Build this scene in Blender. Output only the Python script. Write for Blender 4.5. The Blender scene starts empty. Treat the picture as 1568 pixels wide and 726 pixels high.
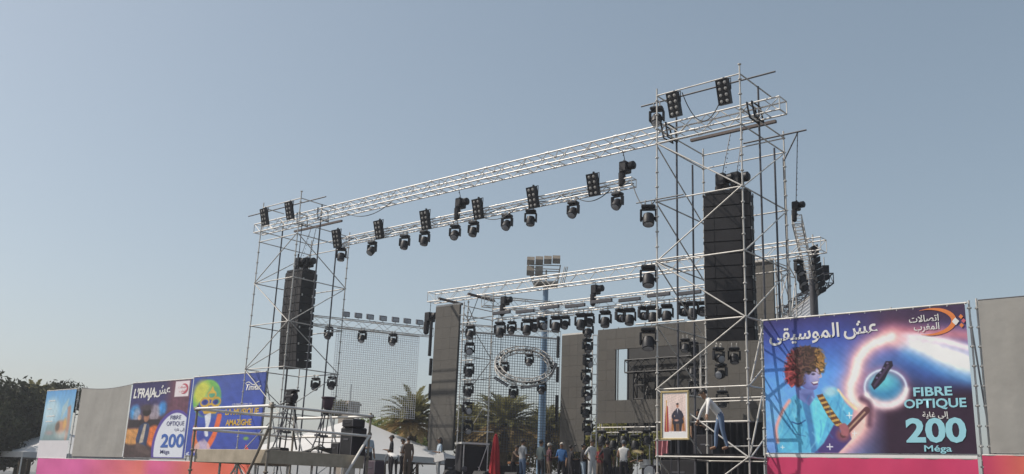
import bpy, math, random
import numpy as np
from mathutils import Vector, Matrix, Euler

S = bpy.context.scene
COL = S.collection
rnd = random.Random(11)
R_ = math.radians

# ------------------------------------------------------------------ camera
# Axes: x runs along the stage front (to the right), y runs upstage, z is up.
F, TH, RO, PH = 1450.4, .2590, .0395, .7095
EYE = 1.65
_c, _s = math.cos(TH), math.sin(TH)
_r, _f, _u = np.array([1, 0, 0.]), np.array([0, _c, _s]), np.array([0, -_s, _c])
_R = math.cos(RO) * _r + math.sin(RO) * _u
_UP = -math.sin(RO) * _r + math.cos(RO) * _u
_AX = np.array([[math.cos(PH), -math.sin(PH), 0], [math.sin(PH), math.cos(PH), 0], [0, 0, 1]])
FW, RT, UP = _AX @ _f, _AX @ _R, _AX @ _UP
CAM = -(_AX @ np.array([6.9015, 27.2046, 0])) + np.array([0, 0, EYE])

cd = bpy.data.cameras.new('camera')
cam = bpy.data.objects.new('camera', cd); COL.objects.link(cam)
cd.sensor_width = 36; cd.lens = F / 1568 * 36; cd.clip_end = 3000; cd.clip_start = .1
cam.matrix_world = Matrix(((RT[0], UP[0], -FW[0], CAM[0]), (RT[1], UP[1], -FW[1], CAM[1]), (RT[2], UP[2], -FW[2], CAM[2]), (0, 0, 0, 1)))
S.camera = cam

# ------------------------------------------------------------------ light
SUN_EL, SUN_AZ = R_(47), math.atan2(-.84, -.54)      # azimuth measured from +y towards +x
w = bpy.data.worlds.new('World'); S.world = w; w.use_nodes = True
nt = w.node_tree
sky = nt.nodes.new('ShaderNodeTexSky'); sky.sky_type = 'NISHITA'; sky.sun_disc = False
sky.sun_elevation = SUN_EL; sky.sun_rotation = SUN_AZ
sky.air_density = 1.0; sky.dust_density = 1.9; sky.ozone_density = .5; sky.altitude = 0
hsv = nt.nodes.new('ShaderNodeHueSaturation'); hsv.inputs['Hue'].default_value = .488; hsv.inputs['Saturation'].default_value = .85
gm = nt.nodes.new('ShaderNodeGamma'); gm.inputs[1].default_value = .75     # hazy air flattens the sky
nt.links.new(sky.outputs[0], gm.inputs[0]); nt.links.new(gm.outputs[0], hsv.inputs['Color']); hsv.inputs['Value'].default_value = 1.39
bg = nt.nodes['Background']; bg.inputs[1].default_value = .127
nt.links.new(hsv.outputs[0], bg.inputs[0])
sl = bpy.data.lights.new('sun', 'SUN'); sl.energy = 4.2; sl.angle = R_(.5); sl.color = (1, .93, .83)
sun = bpy.data.objects.new('sun', sl); COL.objects.link(sun)
sd = Vector((math.sin(SUN_AZ) * math.cos(SUN_EL), math.cos(SUN_AZ) * math.cos(SUN_EL), math.sin(SUN_EL)))
sun.rotation_euler = sd.to_track_quat('Z', 'Y').to_euler(); sun.location = sd * 60
S.view_settings.view_transform = 'Standard'; S.view_settings.look = 'None'
S.view_settings.exposure = 0; S.view_settings.gamma = 1

# ------------------------------------------------------------------ placing helpers
def ray(x, y): return FW + RT * (x - 784) / F + UP * (363 - y) / F
def onv(x, y, v):
    d = ray(x, y); return CAM + d * ((v - CAM[1]) / d[1])
def onu(x, y, u):
    d = ray(x, y); return CAM + d * ((u - CAM[0]) / d[0])
def onz(x, y, z):
    d = ray(x, y); return CAM + d * ((z - CAM[2]) / d[2])
def ond(x, y, D): return CAM + ray(x, y) * D
A3 = lambda *p: np.array(p, float)

# ------------------------------------------------------------------ mesh helpers
def basis(d):
    d = d / (np.linalg.norm(d) + 1e-12)
    a = A3(0, 0, 1) if abs(d[2]) < .9 else A3(1, 0, 0)
    e = np.cross(d, a); e /= np.linalg.norm(e)
    return e, np.cross(d, e)

class MB:
    def __init__(s): s.v = []; s.f = []; s.m = []
    def add(s, vs, fs, m=0):
        n = len(s.v); s.v += [tuple(map(float, p)) for p in vs]
        s.f += [tuple(i + n for i in f) for f in fs]; s.m += [m] * len(fs); return s
    def cone(s, p, q, r0, r1, n=6, m=0):
        p, q = A3(*p), A3(*q); e, g = basis(q - p); vs = []
        for c, r in ((p, r0), (q, r1)):
            for k in range(n):
                t = 2 * math.pi * k / n; vs.append(c + r * (e * math.cos(t) + g * math.sin(t)))
        fs = [(k, (k + 1) % n, n + (k + 1) % n, n + k) for k in range(n)] + [tuple(range(n))[::-1], tuple(range(n, 2 * n))]
        return s.add(vs, fs, m)
    def tube(s, p, q, r, n=6, m=0): return s.cone(p, q, r, r, n, m)
    def path(s, pts, r, n=6, m=0, closed=False):
        pts = [A3(*p) for p in pts]; N = len(pts); vs = []
        e0 = None
        for i, p in enumerate(pts):
            a = pts[(i - 1) % N] if closed or i else p; b = pts[(i + 1) % N] if closed or i < N - 1 else p
            d = b - a; d = d / (np.linalg.norm(d) + 1e-12)
            if e0 is None: e0 = basis(d)[0]
            e = e0 - d * (e0 @ d); e /= np.linalg.norm(e); e0 = e; g = np.cross(d, e)
            rr = r[i] if hasattr(r, '__len__') else r
            for k in range(n):
                t = 2 * math.pi * k / n; vs.append(p + rr * (e * math.cos(t) + g * math.sin(t)))
        fs = []
        for i in range(N if closed else N - 1):
            j = (i + 1) % N
            fs += [(i * n + k, i * n + (k + 1) % n, j * n + (k + 1) % n, j * n + k) for k in range(n)]
        if not closed: fs += [tuple(range(n))[::-1], tuple(range((N - 1) * n, N * n))]
        return s.add(vs, fs, m)
    def obox(s, c, a, b, d, m=0):      # centre and three half-axis vectors
        c, a, b, d = A3(*c), A3(*a), A3(*b), A3(*d)
        vs = [c + i * a + j * b + k * d for i in (-1, 1) for j in (-1, 1) for k in (-1, 1)]
        return s.add(vs, [(0, 1, 3, 2), (4, 6, 7, 5), (0, 4, 5, 1), (2, 3, 7, 6), (0, 2, 6, 4), (1, 5, 7, 3)], m)
    def box(s, lo, hi, m=0):
        lo, hi = A3(*lo), A3(*hi); c = (lo + hi) / 2; h = (hi - lo) / 2
        return s.obox(c, (h[0], 0, 0), (0, h[1], 0), (0, 0, h[2]), m)
    def bbox(s, lo, hi, b=.02, m=0):   # box with chamfered edges
        lo, hi = A3(*lo), A3(*hi); vs = []; idx = {}
        for ax in range(3):
            for sg in range(8):
                p = [0, 0, 0]
                for k in range(3):
                    t = (sg >> k) & 1
                    e = (lo, hi)[t][k]
                    p[k] = e if k == ax else e + (b if t == 0 else -b)
                idx[ax, sg] = len(vs); vs.append(p)
        fs = []
        for ax in range(3):
            o1, o2 = [k for k in range(3) if k != ax]
            for t in (0, 1):
                q = [(t << ax) | (i << o1) | (j << o2) for i, j in ((0, 0), (1, 0), (1, 1), (0, 1))]
                fs.append(tuple(idx[ax, g] for g in q))
        for ax in range(3):
            o1, o2 = [k for k in range(3) if k != ax]
            for i in (0, 1):
                for j in (0, 1):
                    g0 = (i << o1) | (j << o2); g1 = g0 | (1 << ax)
                    fs.append((idx[o1, g0], idx[o1, g1], idx[o2, g1], idx[o2, g0]))
        for sg in range(8): fs.append((idx[0, sg], idx[1, sg], idx[2, sg]))
        return s.add(vs, fs, m)
    def lathe(s, c, prof, n=12, ax=(0, 0, 1), m=0):   # prof: (radius, height along ax)
        c = A3(*c); ax = A3(*ax); e, g = basis(ax); vs = []
        for r, h in prof:
            for k in range(n):
                t = 2 * math.pi * k / n; vs.append(c + ax * h + r * (e * math.cos(t) + g * math.sin(t)))
        N = len(prof)
        fs = [(i * n + k, i * n + (k + 1) % n, (i + 1) * n + (k + 1) % n, (i + 1) * n + k) for i in range(N - 1) for k in range(n)]
        fs += [tuple(range(n))[::-1], tuple(range((N - 1) * n, N * n))]
        return s.add(vs, fs, m)
    def ball(s, c, r, n=10, k=6, m=0):
        r = r if hasattr(r, '__len__') else (r, r, r)
        c = A3(*c); vs = [c + A3(0, 0, -r[2])]
        for i in range(1, k):
            t = math.pi * i / k
            for j in range(n):
                a = 2 * math.pi * j / n
                vs.append(c + A3(r[0] * math.sin(t) * math.cos(a), r[1] * math.sin(t) * math.sin(a), -r[2] * math.cos(t)))
        vs.append(c + A3(0, 0, r[2])); fs = []
        for j in range(n): fs.append((0, 1 + (j + 1) % n, 1 + j))
        for i in range(k - 2):
            for j in range(n):
                a = 1 + i * n; fs.append((a + j, a + (j + 1) % n, a + n + (j + 1) % n, a + n + j))
        a = 1 + (k - 2) * n
        for j in range(n): fs.append((a + j, a + (j + 1) % n, len(vs) - 1))
        return s.add(vs, fs, m)
    def build(s, name, mat, parent=None, org=None, smooth=True):
        v = np.array(s.v)
        if parent is not None:
            base = A3(*ORG[parent.name]); loc = A3(0, 0, 0)
            if org is not None: loc = A3(*org) - base; base = A3(*org)
        else:
            if org is None: org = ((v[:, 0].min() + v[:, 0].max()) / 2, (v[:, 1].min() + v[:, 1].max()) / 2, v[:, 2].min())
            base = A3(*org); loc = base
        me = bpy.data.meshes.new(name); me.from_pydata((v - base).tolist(), [], s.f)
        for m in (mat if isinstance(mat, (list, tuple)) else [mat]): me.materials.append(m)
        me.polygons.foreach_set('material_index', s.m)
        if smooth:
            me.shade_smooth(); me.set_sharp_from_angle(angle=R_(40))
        me.update()
        o = bpy.data.objects.new(name, me); COL.objects.link(o); o.location = loc
        if parent is not None: o.parent = parent
        ORG[o.name] = tuple(base)
        return o
ORG = {}

def tag(o, label=None, cat=None, group=None, kind=None):
    if label: o['label'] = label
    if cat: o['category'] = cat
    if group: o['group'] = group
    if kind: o['kind'] = kind
    return o
def thing(name, label, cat, loc, group=None):
    o = bpy.data.objects.new(name, None); COL.objects.link(o)
    o.location = [float(c) for c in loc]; o.empty_display_size = .2; ORG[o.name] = tuple(float(c) for c in loc)
    return tag(o, label, cat, group)
KIDS = {}
def kids(o): return [c for c in bpy.data.objects if c.parent is o]
def copy_tree(o, parent=None, tree=None):
    c = o.copy(); COL.objects.link(c)
    if parent is not None: c.parent = parent
    for ch, sub in (tree if tree is not None else TREE(o)): copy_tree(ch, c, sub)
    return c
def TREE(o): return [(c, TREE(c)) for c in kids(o)]

# ------------------------------------------------------------------ materials
def srgb(r, g, b):
    f = lambda c: (c / 255 / 12.92) if c / 255 <= .04045 else ((c / 255 + .055) / 1.055) ** 2.4
    return (f(r), f(g), f(b))
def pm(name, c1, c2=None, scale=3., rough=.6, metal=0., bump=0., bscale=None, spec=.5, detail=5, trans=0.):
    m = bpy.data.materials.new(name); m.use_nodes = True; t = m.node_tree; b = t.nodes['Principled BSDF']
    c2 = c2 or tuple(x * .75 for x in c1)
    tc = t.nodes.new('ShaderNodeTexCoord'); n = t.nodes.new('ShaderNodeTexNoise')
    n.inputs['Scale'].default_value = scale; n.inputs['Detail'].default_value = detail; n.inputs['Roughness'].default_value = .65
    t.links.new(tc.outputs['Object'], n.inputs['Vector'])
    cr = t.nodes.new('ShaderNodeValToRGB'); cr.color_ramp.elements[0].position = .32; cr.color_ramp.elements[1].position = .68
    cr.color_ramp.elements[0].color = (*c1, 1); cr.color_ramp.elements[1].color = (*c2, 1)
    t.links.new(n.outputs['Fac'], cr.inputs['Fac']); t.links.new(cr.outputs['Color'], b.inputs['Base Color'])
    b.inputs['Roughness'].default_value = rough; b.inputs['Metallic'].default_value = metal
    b.inputs['Specular IOR Level'].default_value = spec
    if trans:
        b.inputs['Transmission Weight'].default_value = trans
    if bump:
        bn = t.nodes.new('ShaderNodeBump'); bn.inputs['Strength'].default_value = bump; bn.inputs['Distance'].default_value = .05
        n2 = t.nodes.new('ShaderNodeTexNoise'); n2.inputs['Scale'].default_value = bscale or scale * 4
        t.links.new(tc.outputs['Object'], n2.inputs['Vector']); t.links.new(n2.outputs['Fac'], bn.inputs['Height'])
        t.links.new(bn.outputs['Normal'], b.inputs['Normal'])
    return m
M = {}
M['steel'] = pm('galvanised steel', (.66, .63, .59), (.46, .44, .41), 2.5, .55, .2)
M['alu'] = pm('aluminium', (.78, .75, .70), (.62, .59, .56), 2., .5, .15)
M['dkpost'] = pm('dark painted steel', (.085, .085, .10), (.05, .05, .06), 2., .5)
M['beam'] = pm('brown painted beam', (.11, .075, .065), (.075, .055, .05), 3., .6)
M['black'] = pm('black plastic', (.012, .012, .016), (.022, .022, .026), 6., .5, spec=.35)
M['blackm'] = pm('black cloth', (.014, .013, .016), (.022, .02, .024), 5., .9)
M['spk'] = pm('speaker cabinet', (.016, .016, .018), (.028, .027, .029), 2.5, .75, spec=.3)
M['grille'] = pm('speaker grille', (.022, .021, .024), (.036, .034, .037), 1.5, .7, spec=.3)
M['lamp'] = pm('lamp reflector', (.50, .48, .45), (.36, .34, .32), 8., .3, .3)
M['lens'] = pm('glass lens', (.46, .47, .50), (.36, .37, .40), 6., .12, 0, spec=.9)
M['led'] = pm('led screen face', (.115, .106, .094), (.094, .087, .078), .8, .75, 0, .15, 9)
M['led2'] = pm('led screen module', (.108, .10, .090), (.089, .083, .075), .8, .75, 0, .15, 9)
M['led3'] = pm('led screen module darker', (.121, .111, .098), (.10, .092, .082), .8, .75, 0, .15, 9)
M['ledb'] = pm('led screen back', (.06, .058, .056), (.045, .043, .043), 1.2, .7)
M['fabric'] = pm('grey screen cloth', (.37, .355, .33), (.31, .295, .272), .7, .85, 0, .25, 2.5)
M['deck'] = pm('plywood deck', (.26, .21, .15), (.17, .13, .09), 2.2, .8)
M['wood'] = pm('weathered timber', (.46, .39, .30), (.32, .27, .20), 3., .8)
M['tent'] = pm('white tent cloth', (.60, .585, .57), (.54, .53, .52), .8, .8)
M['blue'] = pm('blue painted steel', (.20, .31, .43), (.16, .25, .36), 1.2, .45)
M['rust'] = pm('weathered steel', (.33, .29, .24), (.22, .18, .14), 4., .6, .3)
M['red'] = pm('red cloth', (.50, .012, .022), (.36, .008, .016), 4., .7)
M['pink'] = pm('pink cloth', (.74, .10, .22), (.66, .08, .19), .5, .85)
M['orange'] = pm('orange cloth', (.72, .17, .09), (.62, .14, .08), .5, .85)
M['white'] = pm('white print', (.80, .79, .77), (.74, .73, .71), 1.5, .7)
M['cyan'] = pm('pale cyan print', (.34, .68, .78), (.30, .62, .72), 2., .7)
M['bluep'] = pm('blue print', (.05, .14, .48), (.045, .12, .42), 2., .7)
M['navyp'] = pm('navy print', (.06, .06, .20), (.05, .05, .18), 2., .7)
M['gold'] = pm('gold print', (.72, .46, .05), (.62, .38, .04), 2., .7)
M['orangep'] = pm('orange print', (.80, .24, .06), (.70, .20, .05), 2., .7)
M['pinkp'] = pm('pink print', (.62, .12, .16), (.5, .1, .14), 2., .7)
M['cable'] = pm('black cable', (.03, .03, .032), (.04, .04, .042), 3., .6)
M['frame'] = pm('gilt frame', (.50, .40, .20), (.38, .30, .15), 5., .45, .3)
M['ground'] = pm('asphalt ground', (.065, .062, .058), (.045, .043, .042), .3, .9, 0, .3, 6)
M['palm'] = pm('palm leaf', (.26, .235, .10), (.15, .15, .06), 1.3, .6)
M['palmdry'] = pm('dry palm leaf', (.48, .35, .17), (.34, .24, .11), 1.3, .7)
M['bark'] = pm('palm bark', (.12, .085, .05), (.07, .05, .03), 4., .9, 0, .6, 12)
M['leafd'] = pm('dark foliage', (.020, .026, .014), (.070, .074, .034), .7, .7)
M['leafg'] = pm('green foliage', (.15, .20, .06), (.22, .26, .09), .9, .7)
M['leafo'] = pm('olive foliage', (.20, .175, .08), (.12, .11, .05), .9, .7)
M['stone'] = pm('pale masonry', (.36, .30, .24), (.30, .25, .2), 2., .85)
M['purple'] = pm('purple plastic', (.06, .035, .055), (.05, .03, .045), 3., .6)
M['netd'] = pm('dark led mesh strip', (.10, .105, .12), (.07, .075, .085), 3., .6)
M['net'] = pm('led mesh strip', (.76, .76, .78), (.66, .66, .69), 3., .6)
M['skin'] = pm('brown skin', (.30, .165, .10), (.25, .135, .08), 8., .55)
M['hair'] = pm('black hair', (.018, .014, .012), (.03, .022, .018), 12., .6)
M['shoe'] = pm('dark shoe', (.03, .028, .028), (.05, .045, .04), 8., .6)
def leafy(m, f=.4):
    t = m.node_tree; b = t.nodes['Principled BSDF']; b.inputs['Specular IOR Level'].default_value = .12; tr = t.nodes.new('ShaderNodeBsdfTranslucent'); mx = t.nodes.new('ShaderNodeMixShader'); mx.inputs[0].default_value = f
    src = b.inputs['Base Color'].links[0].from_socket; t.links.new(src, tr.inputs['Color']); t.links.new(b.outputs[0], mx.inputs[1]); t.links.new(tr.outputs[0], mx.inputs[2])
    t.links.new(mx.outputs[0], t.nodes['Material Output'].inputs['Surface'])
for k in ('palm', 'palmdry', 'leafg', 'leafo', 'leafd'): leafy(M[k], .4 if k != 'leafd' else .2)
M['leafy'] = pm('yellow green foliage', (.34, .31, .09), (.20, .20, .06), .9, .7); leafy(M['leafy'])
def cloth(name, c): return pm(name, c, tuple(x * .8 for x in c), 5., .9)

# ------------------------------------------------------------------ setting
g = MB().add([(-700, -700, 0), (700, -700, 0), (700, 700, 0), (-700, 700, 0)], [(0, 1, 2, 3)]).build('ground', M['ground'], org=(0, 0, 0), smooth=False)
tag(g, kind='structure')
st = thing('stage', 'long black stage deck with dark skirt below the lighting rig', 'stage', (-12, 7, 0))
MB().box((-21.5, .9, 1.70), (-1.2, 13.2, 1.85)).build('deck', M['blackm'], st, smooth=False)
MB().box((-21.5, .95, .02), (-1.2, 1.0, 1.695)).build('front_skirt', M['blackm'], st, smooth=False)
MB().box((-21.5, 1.0, .02), (-21.45, 13.2, 1.695)).build('side_skirt', M['blackm'], st, smooth=False)
MB().box((-1.25, 1.0, .02), (-1.2, 13.2, 1.695)).build('side_skirt', M['blackm'], st, smooth=False)

# ------------------------------------------------------------------ trusses
def truss(root, p, q, wv, hv, bay=.5, rc=.025, rl=.012, mat='alu', top=True):
    """box truss: p, q = one edge line; wv, hv = vectors to the opposite edges"""
    p, q, wv, hv = A3(*p), A3(*q), A3(*wv), A3(*hv)
    L = np.linalg.norm(q - p); n = max(2, int(round(L / bay))); st_ = (q - p) / n
    off = [A3(0, 0, 0), wv, wv + hv, hv]
    for o in off: MB().tube(p + o, q + o, rc, 8).build('chord', M[mat], root)
    b = MB()
    for k in range(4):
        a, c = off[k], off[(k + 1) % 4]
        for i in range(n):
            if k in (1, 3):       # upright faces: zigzag
                x, y = (a, c) if i % 2 == 0 else (c, a)
                b.tube(p + st_ * i + x, p + st_ * (i + 1) + y, rl, 5)
            else:                 # top and bottom faces: rungs and some diagonals
                b.tube(p + st_ * i + a, p + st_ * i + c, rl, 5)
                if i % 3 == 0: b.tube(p + st_ * i + a, p + st_ * (i + 1) + c, rl, 5)
        b.tube(q + a, q + c, rl * 1.3, 5); b.tube(p + a, p + c, rl * 1.3, 5)
    j = b; m = max(1, int(round(L / 3)))
    for i in range(1, m):
        for o in off: j.tube(p + (q - p) * i / m + o - st_ / np.linalg.norm(st_) * .07, p + (q - p) * i / m + o + st_ / np.linalg.norm(st_) * .07, rc * 1.5, 8)
    b.build('lacing', M[mat], root)

def chain_hoist(top, bottom, label, s=1.):
    """bottom = hook below the motor, top = fixing above"""
    top, bottom = A3(*top), A3(*bottom)
    t = thing('chain_hoist', label, 'chain hoist', bottom, 'chain hoists of the rig')
    b = MB().bbox(bottom + A3(-.13, -.17, .16) * s, bottom + A3(.13, .17, .50) * s, .03)
    b.build('motor', M['black'], t)
    MB().lathe(bottom + A3(.13, 0, .36) * s, [(.10 * s, 0), (.13 * s, .05 * s), (.13 * s, .18 * s), (.08 * s, .22 * s)], 12, (1, 0, 0)).build('gearbox', M['black'], t)
    MB().lathe(bottom + A3(-.05, -.1, -.32) * s, [(.04 * s, 0), (.10 * s, .06 * s), (.11 * s, .44 * s), (.09 * s, .48 * s)], 8).build('chain_bag', M['blackm'], t)
    z = top - A3(0, 0, 0); c = MB(); c.tube(bottom + A3(0, 0, .5) * s, z, .014, 5)
    L = np.linalg.norm(top - bottom)
    for k in range(int(L / .18)): c.ball(bottom + (z - bottom) * ((k + .5) * .18 / L), .022, 5, 4)
    c.build('chain', M['dkpost'], t)
    MB().path([bottom + A3(0, 0, .16) * s, bottom + A3(0, 0, .05) * s, bottom + A3(.05, 0, 0) * s, bottom + A3(0, 0, -.04) * s], .018, 6).build('hook', M['steel'], t)
    return t

# main front truss
T_V, T_ZT, T_H, T_W = .55, 13.60, .42, .5
pl, pr_ = onv(390, 342.3, T_V), onv(1193, 137, T_V)
t = thing('front_truss', 'long silver box truss spanning between the two scaffold towers', 'truss', ((pl[0] + pr_[0]) / 2, T_V, T_ZT - T_H))
truss(t, (pl[0], T_V, T_ZT - T_H), (pr_[0], T_V, T_ZT - T_H), (0, T_W, 0), (0, 0, T_H), .5, .029, .0155)
for px, py in ((1018, 215), (1150, 172)):   # loops of black sling holding the truss
    c = onv(px, py, T_V)
    b = MB()
    for d in (-.12, .05): b.path([(c[0] + d, T_V - .04, T_ZT + .04), (c[0] + d + .1, T_V - .05, T_ZT - T_H - .08), (c[0] + d + .1, T_V + T_W + .05, T_ZT - T_H - .08), (c[0] + d, T_V + T_W + .04, T_ZT + .04)], .03, 6, closed=True)
    b.build('sling', M['blackm'], t)
for px, py in ((455, 335), (487, 325)):
    c = onv(px, py, T_V)
    MB().path([(c[0], T_V - .04, T_ZT + .04), (c[0] + .1, T_V - .05, T_ZT - T_H - .08), (c[0] + .1, T_V + T_W + .05, T_ZT - T_H - .08), (c[0], T_V + T_W + .04, T_ZT + .04)], .03, 6, closed=True).build('sling', M['blackm'], t)

# hanging lighting truss under it
HV = 1.0
hl, hr = onv(522, 367, HV), onv(967, 268, HV); HZ = (hl[2] + hr[2]) / 2
t = thing('lighting_truss', 'slim silver lighting truss hung beneath the front truss', 'truss', ((hl[0] + hr[0]) / 2, HV, HZ - .3))
truss(t, (hl[0], HV, HZ - .28), (hr[0], HV, HZ - .28), (0, .3, 0), (0, 0, .28), .4, .025, .011)
b = MB()
for k in range(16):    # cables lying inside the truss
    a = hl[0] + (hr[0] - hl[0]) * k / 16; e = hl[0] + (hr[0] - hl[0]) * (k + 1) / 16
    b.path([(a, HV + .15, HZ - .2), ((a + e) / 2 - .2, HV + .1 + .1 * rnd.random(), HZ - .12 - .1 * rnd.random()), ((a + e) / 2 + .2, HV + .2, HZ - .16 + .12 * rnd.random()), (e, HV + .15, HZ - .2)], .02, 5)
b.build('cable_bundle', M['cable'], t)
FRONT = dict(z=HZ, v=HV)
for px, top, nm in ((706, 1, 'black chain hoist left of centre on the hanging lighting truss'), (957, 1, 'black chain hoist at the right end of the hanging lighting truss'), (601, 0, '')):
    if not top: continue
    c = onv(px, 300, HV + .15)
    chain_hoist((c[0], T_V + T_W / 2 + .2, T_ZT - T_H), (c[0], HV + .15, HZ + .08), nm, 1.15)

# ------------------------------------------------------------------ scaffold towers
def bar(root, name, p, q, r=.024, mat='steel'): return MB().tube(p, q, r, 8).build(name, M[mat], root)
def leg(root, x, y, z0, z1, zn, r=.027, mat='steel', name='leg'):
    b = MB().tube((x, y, z0), (x, y, z1), r, 8)
    b.box((x - .09, y - .09, z0 - .0), (x + .09, y + .09, z0 + .015))
    k = zn - 8
    while k < z1:
        if k > z0 + .1: b.lathe((x, y, k), [(r * .9, -.03), (.058, -.016), (.058, .016), (r * .9, .03)], 8)
        k += .5
    return b.build(name, M[mat], root)

def pa_tower(label, u0, u1, v1, zn, top, front, side):
    t = thing('scaffold_tower', label, 'scaffold tower', ((u0 + u1) / 2, v1 / 2, 0), 'towers beside the stage')
    N = lambda n: zn + 2 * n
    V0 = 0.
    leg(t, u0, V0, 0, top + .25, zn); leg(t, u1, V0, 0, top + .35, zn)
    leg(t, u0, v1, 0, N(6) + .75, zn); leg(t, u1, v1, 0, N(6) + .75, zn)
    for n in range(0, 7):
        z = N(n)
        bar(t, 'ledger', (u0, V0, z), (u1, V0, z)); bar(t, 'ledger', (u0, v1, z), (u1, v1, z))
        bar(t, 'ledger', (u0, V0, z), (u0, v1, z)); bar(t, 'ledger', (u1, V0, z), (u1, v1, z))
    for n in (6,):
        z = N(n) + .5
        bar(t, 'ledger', (u0, v1, z), (u1, v1, z)); bar(t, 'ledger', (u0, V0, z + .02), (u0, v1, z + .02)); bar(t, 'ledger', (u1, V0, z + .02), (u1, v1, z + .02))
    bar(t, 'ledger', (u0, V0, top), (u1, V0, top)); bar(t, 'ledger', (u0, V0, top), (u0, 1.2, top)); bar(t, 'ledger', (u1, V0, top), (u1, 2.2, top))
    for n, d in front:
        a, c = (u0, u1) if d > 0 else (u1, u0)
        bar(t, 'diagonal_brace', (a, V0 - .05, N(n)), (c, V0 - .05, N(n + 1)), .022)
    for n, d in side:
        a, c = (V0, v1) if d > 0 else (v1, V0)
        bar(t, 'diagonal_brace', (u1 + .05, a, N(n)), (u1 + .05, c, N(n + 1)), .022)
        bar(t, 'diagonal_brace', (u0 - .05, v1 - a, N(n)), (u0 - .05, v1 - c, N(n + 1)), .022)
    for u in (u0 + .03, u1 + .03):
        for v, h in ((1.2, top if u > u0 + 1 else N(6) + 1.3), (2.25, N(6) - .1)):
            bar(t, 'inner_post', (u, v, 0), (u, v, h), .034, 'dkpost')
    return t
ZR, ZL = .74, .40
TR, TL = 14.42, 14.08
right = pa_tower('right scaffold tower with silver standards, nearest the guitarist banner', -3.0, 0., 3.07, ZR, TR,
    [(0, 1), (1, -1), (2, 1), (3, -1), (4, 1), (5, -1)], [(0, 1), (1, 1), (2, 1), (3, 1), (4, 1), (5, 1)])
left = pa_tower('left scaffold tower with grey standards, beside the blue music banner', -24.75, -21.88, 3.0, ZL, TL,
    [(0, -1), (1, 1), (2, -1), (3, 1), (4, -1), (5, 1)], [(0, 1), (1, -1), (2, 1), (3, -1), (4, 1), (5, -1)])
# right tower extras
p, q = onv(1058, 216, 2.25), onv(1188.5, 190, 2.25); zb = (p[2] + q[2]) / 2
MB().box((p[0], 2.19, p[2] - .03), (q[0], 2.31, p[2] + .06)).build('support_beam', M['beam'], right, smooth=False)
BEAM_R = p[2]
p, q = onv(982, 162, .6), onv(1187, 103, .6)
bar(right, 'cross_pole', (p[0], .6, TR + .06), (q[0], .6, TR + .06), .03, 'dkpost')
CROSS_R = p
p = onv(1140, 228, 3.07); q = onv(1236, 200, 3.07)
bar(right, 'outrigger', (p[0], 3.0, q[2]), (q[0], 3.0, q[2]), .032, 'dkpost')
bar(right, 'outrigger_brace', (0, 3.03, q[2] - .9), (q[0] - .3, 3.03, q[2]), .024, 'dkpost')
OUT = q
for n in (5, 4, 3):     # short poles that carry the lamps beside the left standard
    bar(right, 'lamp_pole', (-3.75, -.06, ZR + 2 * n + .06), (-2.0, -.06, ZR + 2 * n + .06), .022, 'dkpost' if n == 5 else 'steel')
bar(right, 'ledger', (-3.0, 0, ZR + 3.0), (0, 0, ZR + 3.0))
bar(right, 'ledger', (-3.0, 3.07, ZR + 3.9), (0, 3.07, ZR + 3.9))
MB().box((-2.95, .25, ZR + 2.03), (-.05, 3.0, ZR + 2.10)).build('platform', M['blackm'], right, smooth=False)
# left tower extras
p, q = onv(451, 355, 2.2), onv(523, 343, 2.2)
MB().box((p[0], 2.15, p[2] - .03), (q[0], 2.25, p[2] + .06)).build('support_beam', M['beam'], left, smooth=False)
BEAM_L = p[2]
p, q = onv(382, 318, .6), onv(500, 290, .6)
bar(left, 'cross_pole', (p[0], .6, TL + .05), (q[0], .6, TL + .05), .03, 'dkpost')

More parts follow.
